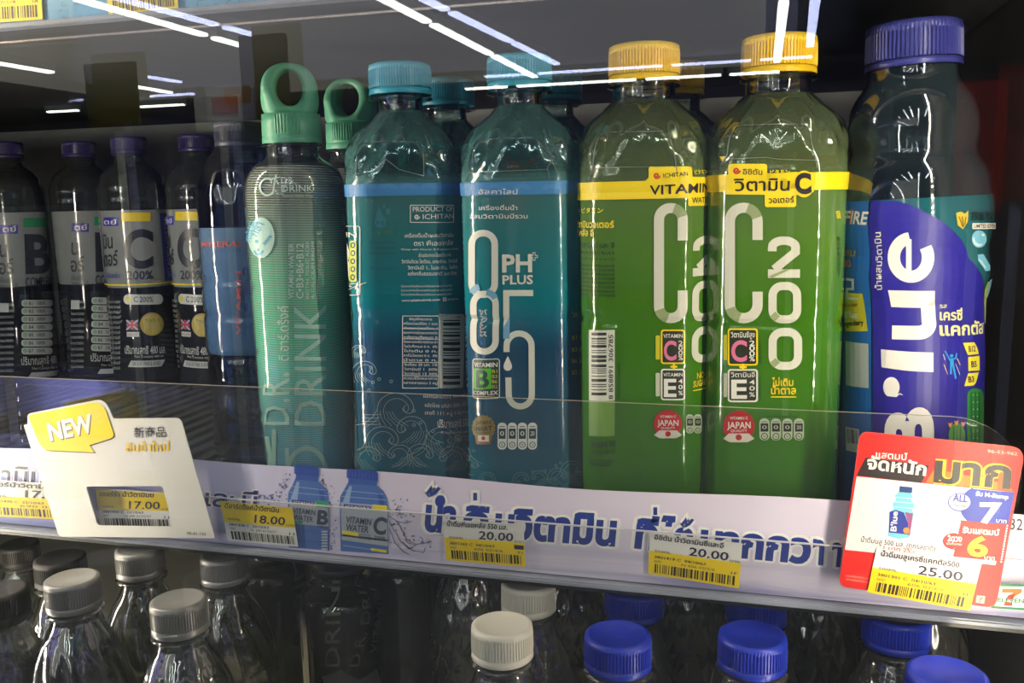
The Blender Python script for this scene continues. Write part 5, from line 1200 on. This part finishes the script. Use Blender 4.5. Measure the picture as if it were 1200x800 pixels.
A.grp = 'bottle_picture'
A.poly([(268, 492), (276, 396), (292, 384), (286, 366), (300, 350), (294, 336), (310, 320), (358, 324), (366, 340), (360, 354), (374, 372), (362, 390), (370, 404), (352, 498), (310, 504)], ink(120, 200, 220), 4)
A.poly([(314, 297), (364, 302), (362, 324), (312, 320)], ink(28, 60, 120), 5); A.poly([(274, 398), (300, 390), (330, 400), (346, 440), (346, 486), (272, 478)], ink(30, 50, 150), 5)
A.poly([(334, 398), (366, 404), (354, 490), (346, 488), (346, 440)], ink(150, 80, 130), 5); A.disc(340, 470, 12, ink(230, 140, 60), 6); A.t('B\'lue', 300, 474, 306, 396, 22, WHITE, 7, .05)
for y in (340, 358, 378): A.line([(296, y), (362, y + 6)], 3, ink(200, 235, 240), 5)
A.grp = 'shop_emblem'
def seven(A, q, L=3):
    Q = lambda s_, t_: quadpt(q, s_, t_)
    G = ink(30, 130, 80); Wh = ink(235, 236, 232)
    A.poly([Q(0, 0), Q(1, 0), Q(1, 1), Q(0, 1)], G, L); A.poly([Q(.09, .09), Q(.91, .09), Q(.91, .91), Q(.09, .91)], Wh, L + 1)
    A.poly([Q(.2, .18), Q(.78, .18), Q(.78, .32), Q(.62, .45), Q(.42, .45), Q(.54, .34), Q(.2, .34)], ink(228, 110, 40), L + 2)
    A.poly([Q(.62, .40), Q(.42, .42), Q(.34, .62), Q(.54, .62)], ink(222, 50, 40), L + 2); A.poly([Q(.34, .72), Q(.56, .72), Q(.56, .86), Q(.34, .86)], ink(222, 50, 40), L + 2)
    a, b = Q(.14, .72), Q(.88, .72); A.t('ELEVEN', a[0], a[1], b[0], b[1], .16 * math.dist(q[0], q[3]), G, L + 3, .05)
seven(A, [(614, 722), (650, 726), (645, 758), (609, 753)])
A.build(red)
price_tag('price tag reading 25.00 on the red promotion card', [(1027.5, 642), (1150.5, 660), (1136.4, 715.5), (1016.4, 693.6)], False, 'น้ำดื่มบลูเครซี่แคกตัส500', '25.00', '500ML', ('3801301 C  04/10/63', '360D', '606 02/6/6', '1F'), 18, Y=.4245)
sq = [(1168, 684), (1207, 684.5), (1204, 715), (1161, 712)]
sc_ = on_y(sq, .4315); sl = (sc_[:, 0].mean(), .4315, sc_[:, 2].min())
st = thing('shop_sticker', 'green, white and orange shop logo sticker at rail end', 'sticker', sl)
link('backing', mesh('backing', [(p[0] - sl[0], dy, p[2] - sl[2]) for dy in (0, .0003) for p in sc_], [(3, 2, 1, 0), (4, 5, 6, 7), (0, 1, 5, 4), (1, 2, 6, 5), (2, 3, 7, 6), (3, 0, 4, 7)], PAPER, False), st)
A = Art(Flat(.4314, sl)); A.cx = 1180; A.grp = 'shop_emblem'; seven(A, sq, 1); A.build(st)

# ================================================================ lower shelf: clear water bottles
LB = LOW
m_lshell = film_mat('clear_pet_water', .3, [(0, (196, 200, 186), .09), (.3, (196, 200, 186), .09)], gloss=6.0, rough=.05, edge=.4, tlm=.5, bump=.5, bscale=70)  # grey haze and pale rims put into the wall colour to lift dark bottles
m_lliq = liquid_mat('still_water', (.96, .98, .97, 1), 1.33, .25, 60)
m_silver = mottled('cap_silver_grey', rgb(156, 156, 156), rgb(144, 144, 146), 40, .3, .3)
m_white = mottled('cap_white', rgb(228, 226, 218), rgb(220, 218, 210), 40, .4)
m_royal = mottled('cap_royal_blue', rgb(34, 56, 186), rgb(28, 48, 170), 40, .35)
m_blackcap = mottled('cap_black', rgb(16, 16, 18), rgb(12, 12, 14), 40, .6)
def low_rf(H, capr, R, nf, amp, style):
    zc = H - .0165
    P = [(0, R * .9), (.004, R), (zc - .085, R), (zc - .080, R * .965), (zc - .075, R), (zc - .058, R * .985), (zc - .045, R * .93), (zc - .03, R * .80), (zc - .018, R * .64), (zc - .010, capr * .93), (zc - .006, capr * .82), (zc + .01, capr * .82)]
    f = interp(P)
    def rf(th, z):
        a = np.clip((z - (zc - .10)) / .02, 0, 1) * np.clip(((zc - .014) - z) / .012, 0, 1)
        if style == 0: wv = np.abs(np.sin(nf / 2 * th + (z - zc) * 60)) ** .6 - .6
        elif style == 1: wv = np.maximum(np.abs((nf * th / 6.2832 + (z - zc) * 40) % 1 - .5), np.abs((nf * th / 6.2832 - (z - zc) * 40) % 1 - .5)) * 2 - .6
        else: wv = np.cos(nf * th) * .6
        return f(z) * (1 + amp * wv * a)
    return rf
PROTO = {}
def water(kind, label, px, py, ztop, Y=None, R=.0275):
    p = at_z(px, py, ztop) if Y is None else at(px, py, Y)
    H = p[2] - LB
    spec = dict(silver=(.0142, m_silver, 10, .10, 0, 'silver-capped clear water bottles'), white=(.0152, m_white, 12, .08, 1, 'white-capped clear water bottles'), blue=(.0168, m_royal, 9, .09, 0, 'royal-blue-capped clear water bottles'), black=(.0155, m_blackcap, 10, .05, 1, None))[kind]
    k = (kind, round(H, 3), R)
    rf = low_rf(H, spec[0], R, spec[2], spec[3], spec[4])
    t = thing('water_bottle', label, 'bottle', (p[0], p[1], LB), rzof(p[0], p[1]) + random.uniform(-.4, .4), spec[5])
    zb = H - .135
    V, F = grid(rf, 0, H - .012, 0, 96, bottom=True, zs=list(np.linspace(0, zb, 6)) + list(np.linspace(zb + .002, H - .012, 70)))
    link('body', mesh('body', V, F, m_lshell), t)
    V, F = grid(lambda th, z: rf(th, z) * .97, 0, 0, 0, 96, bottom=True, top=True, zs=[.0015] + list(np.linspace(zb, H - .034, 56))); link('liquid', mesh('liquid', V, F, m_lliq), t)
    c, r = cap_meshes(spec[0], H - .0165, H, spec[1], ribs=64, ring_h=.0036, top_in=.0016 if kind == 'blue' else .0003); link('cap', c, t); link('tamper_ring', r, t)
    g = interp([(H - .0200, spec[0] * .82), (H - .0192, spec[0] * 1.04), (H - .0185, spec[0] * 1.04), (H - .0178, spec[0] * .82)])
    V, F = grid(lambda th, z: g(z), 0, 0, 0, 64, zs=[H - .0200, H - .0192, H - .0185, H - .0178]); link('neck_ring', mesh('neck_ring', V, F, m_lshell), t)
    return t
water('silver', 'silver-capped clear bottle nearest the lower left corner', 84, 676, 1.203)
water('silver', 'silver-capped clear bottle, front and right, cap lowest of four', 209, 701, 1.203)
water('silver', 'silver-capped clear bottle whose cap is just under NEW card', 163, 641, 0, Y=.437)
water('silver', 'silver-capped clear bottle below the 18.00 price tag', 262, 648, 0, Y=.448)
w5 = water('white', 'front white-capped clear bottle at lower centre', 588, 730, 1.197)
water('white', 'rear white-capped clear bottle half under the 20.00 tag', 619, 680, 0, Y=.452)
water('blue', 'front blue-capped clear bottle left of the middle pair', 724, 742, 1.187)
water('blue', 'rear blue-capped clear bottle behind left front blue cap', 743, 686, 0, Y=.478)
water('blue', 'front blue-capped clear bottle below the green-bottle price tag', 882, 742, 1.187)
water('blue', 'rear blue cap tucked under the rail, second from right', 886, 693, 0, Y=.488)
water('blue', 'blue-capped clear bottle under the red card, capped below rail', 1051, 717, 1.187, R=.0285)
water('blue', 'blue-capped bottle cut by the bottom edge at lower right', 1110, 787, 0, Y=.397, R=.0285)
for i, (px, Y_) in enumerate(((665, .515), (820, .54), (955, .55), (1075, .528), (560, .56), (700, .575), (890, .56))):
    p = at(px, 700, Y_); t = water('white' if i in (0, 4) else 'blue', 'dim clear bottle in the rear rows of the lower shelf', px, 660, 0, Y=Y_) if False else None
rear = [(665, .522), (808, .553), (955, .553), (553, .522), (1085, .535)]
labs = ['dim clear bottle behind the white-capped pair', 'dim clear bottle between the two rear blue caps', 'dim clear bottle right of the second rear blue cap', 'dim clear bottle left of the white-capped pair', 'dim clear bottle behind the bottle under the red card']
for (px, Y_), lb in zip(rear, labs):
    p = at(px, 700, Y_); src = w5; c = copy_tree(src); c.location = (p[0], Y_, LB); c['label'] = lb; c['group'] = 'rear clear bottles on the lower shelf'
    c.rotation_euler.z += .5
# emboss on white cap
# dark-blue labelled bottles in the lower left corner
m_navy_film = film_mat('navy_label', .3, [(0, (24, 34, 110), .97), (.25, (20, 40, 140), .97)])
def navy(label, px, py, Y, lettering=False):
    t = water('black', label, px, py, 0, Y=Y); H = at(px, py, Y)[2] - LB
    rf = low_rf(H, .0155, .0275, 10, .05, 1)
    sleeve(t, lambda th, z: rf(th, z) + .0002, .03, H - .062, m_navy_film, 30, 'wrap_label')
    if lettering:
        A = Art(Round(t.location, t.rotation_euler.z, rf, .0275)); A.cx = px; A.grp = 'lettering'; A.t('ne', 0, 764, 34, 760, 26, ink(150, 150, 160), 3, .02, fit=True); A.build(t)
    return t
navy('black-capped bottle with navy label behind the leftmost silver cap', 70, 652, .440)
navy('navy-labelled bottle with pale lettering cut by the left edge', -2, 690, .384, True)
navy('navy-labelled bottle far back at the left picture edge', 22, 636, .575)
# clear printed bottles further back, left of centre
m_pfilm = film_mat('clear_printed_film', .2, [(0, (120, 124, 118), .10), (.2, (120, 124, 118), .10)])
def drink_low(label, px, Y):
    t = dr_bottle(label, px, Y, base=LB, capmat=m_darkcap, film=m_pfilm, group='printed clear bottles on the lower shelf', X=at(px, 720, Y)[0]); return t
d1 = drink_low('clear bottle with pale vertical lettering under the banner bottles', 400, .520)
A = Art(Round(d1.location, d1.rotation_euler.z, rf_dr, .0286)); A.cx = 400; A.grp = 'lettering'; PG = ink(125, 127, 118)
A.t('DRINK', 398, 780, 398, 660, 17, PG, 2, .005, fit=True); A.t('D.R. DRINK', 420, 780, 420, 655, 12, PG, 2, .005, fit=True); A.t('VITAMIN', 440, 765, 440, 690, 8, PG, 2)
A.poly([(378, 792), (400, 784), (420, 796), (440, 782), (446, 800), (380, 800)], PG, 2)
A.build(d1)
c = copy_tree(d1); c['label'] = 'printed clear bottle left of the lettered one, below the 18.00 tag'; x = at(322, 720, .548)[0]; c.location = (x, .548, LB); c.rotation_euler.z = rzof(x, .548) + .9
c = copy_tree(d1); c['label'] = 'printed clear bottle in the dark behind the lettered one'; x = at(478, 720, .575)[0]; c.location = (x, .575, LB); c.rotation_euler.z = rzof(x, .56) + 1.8
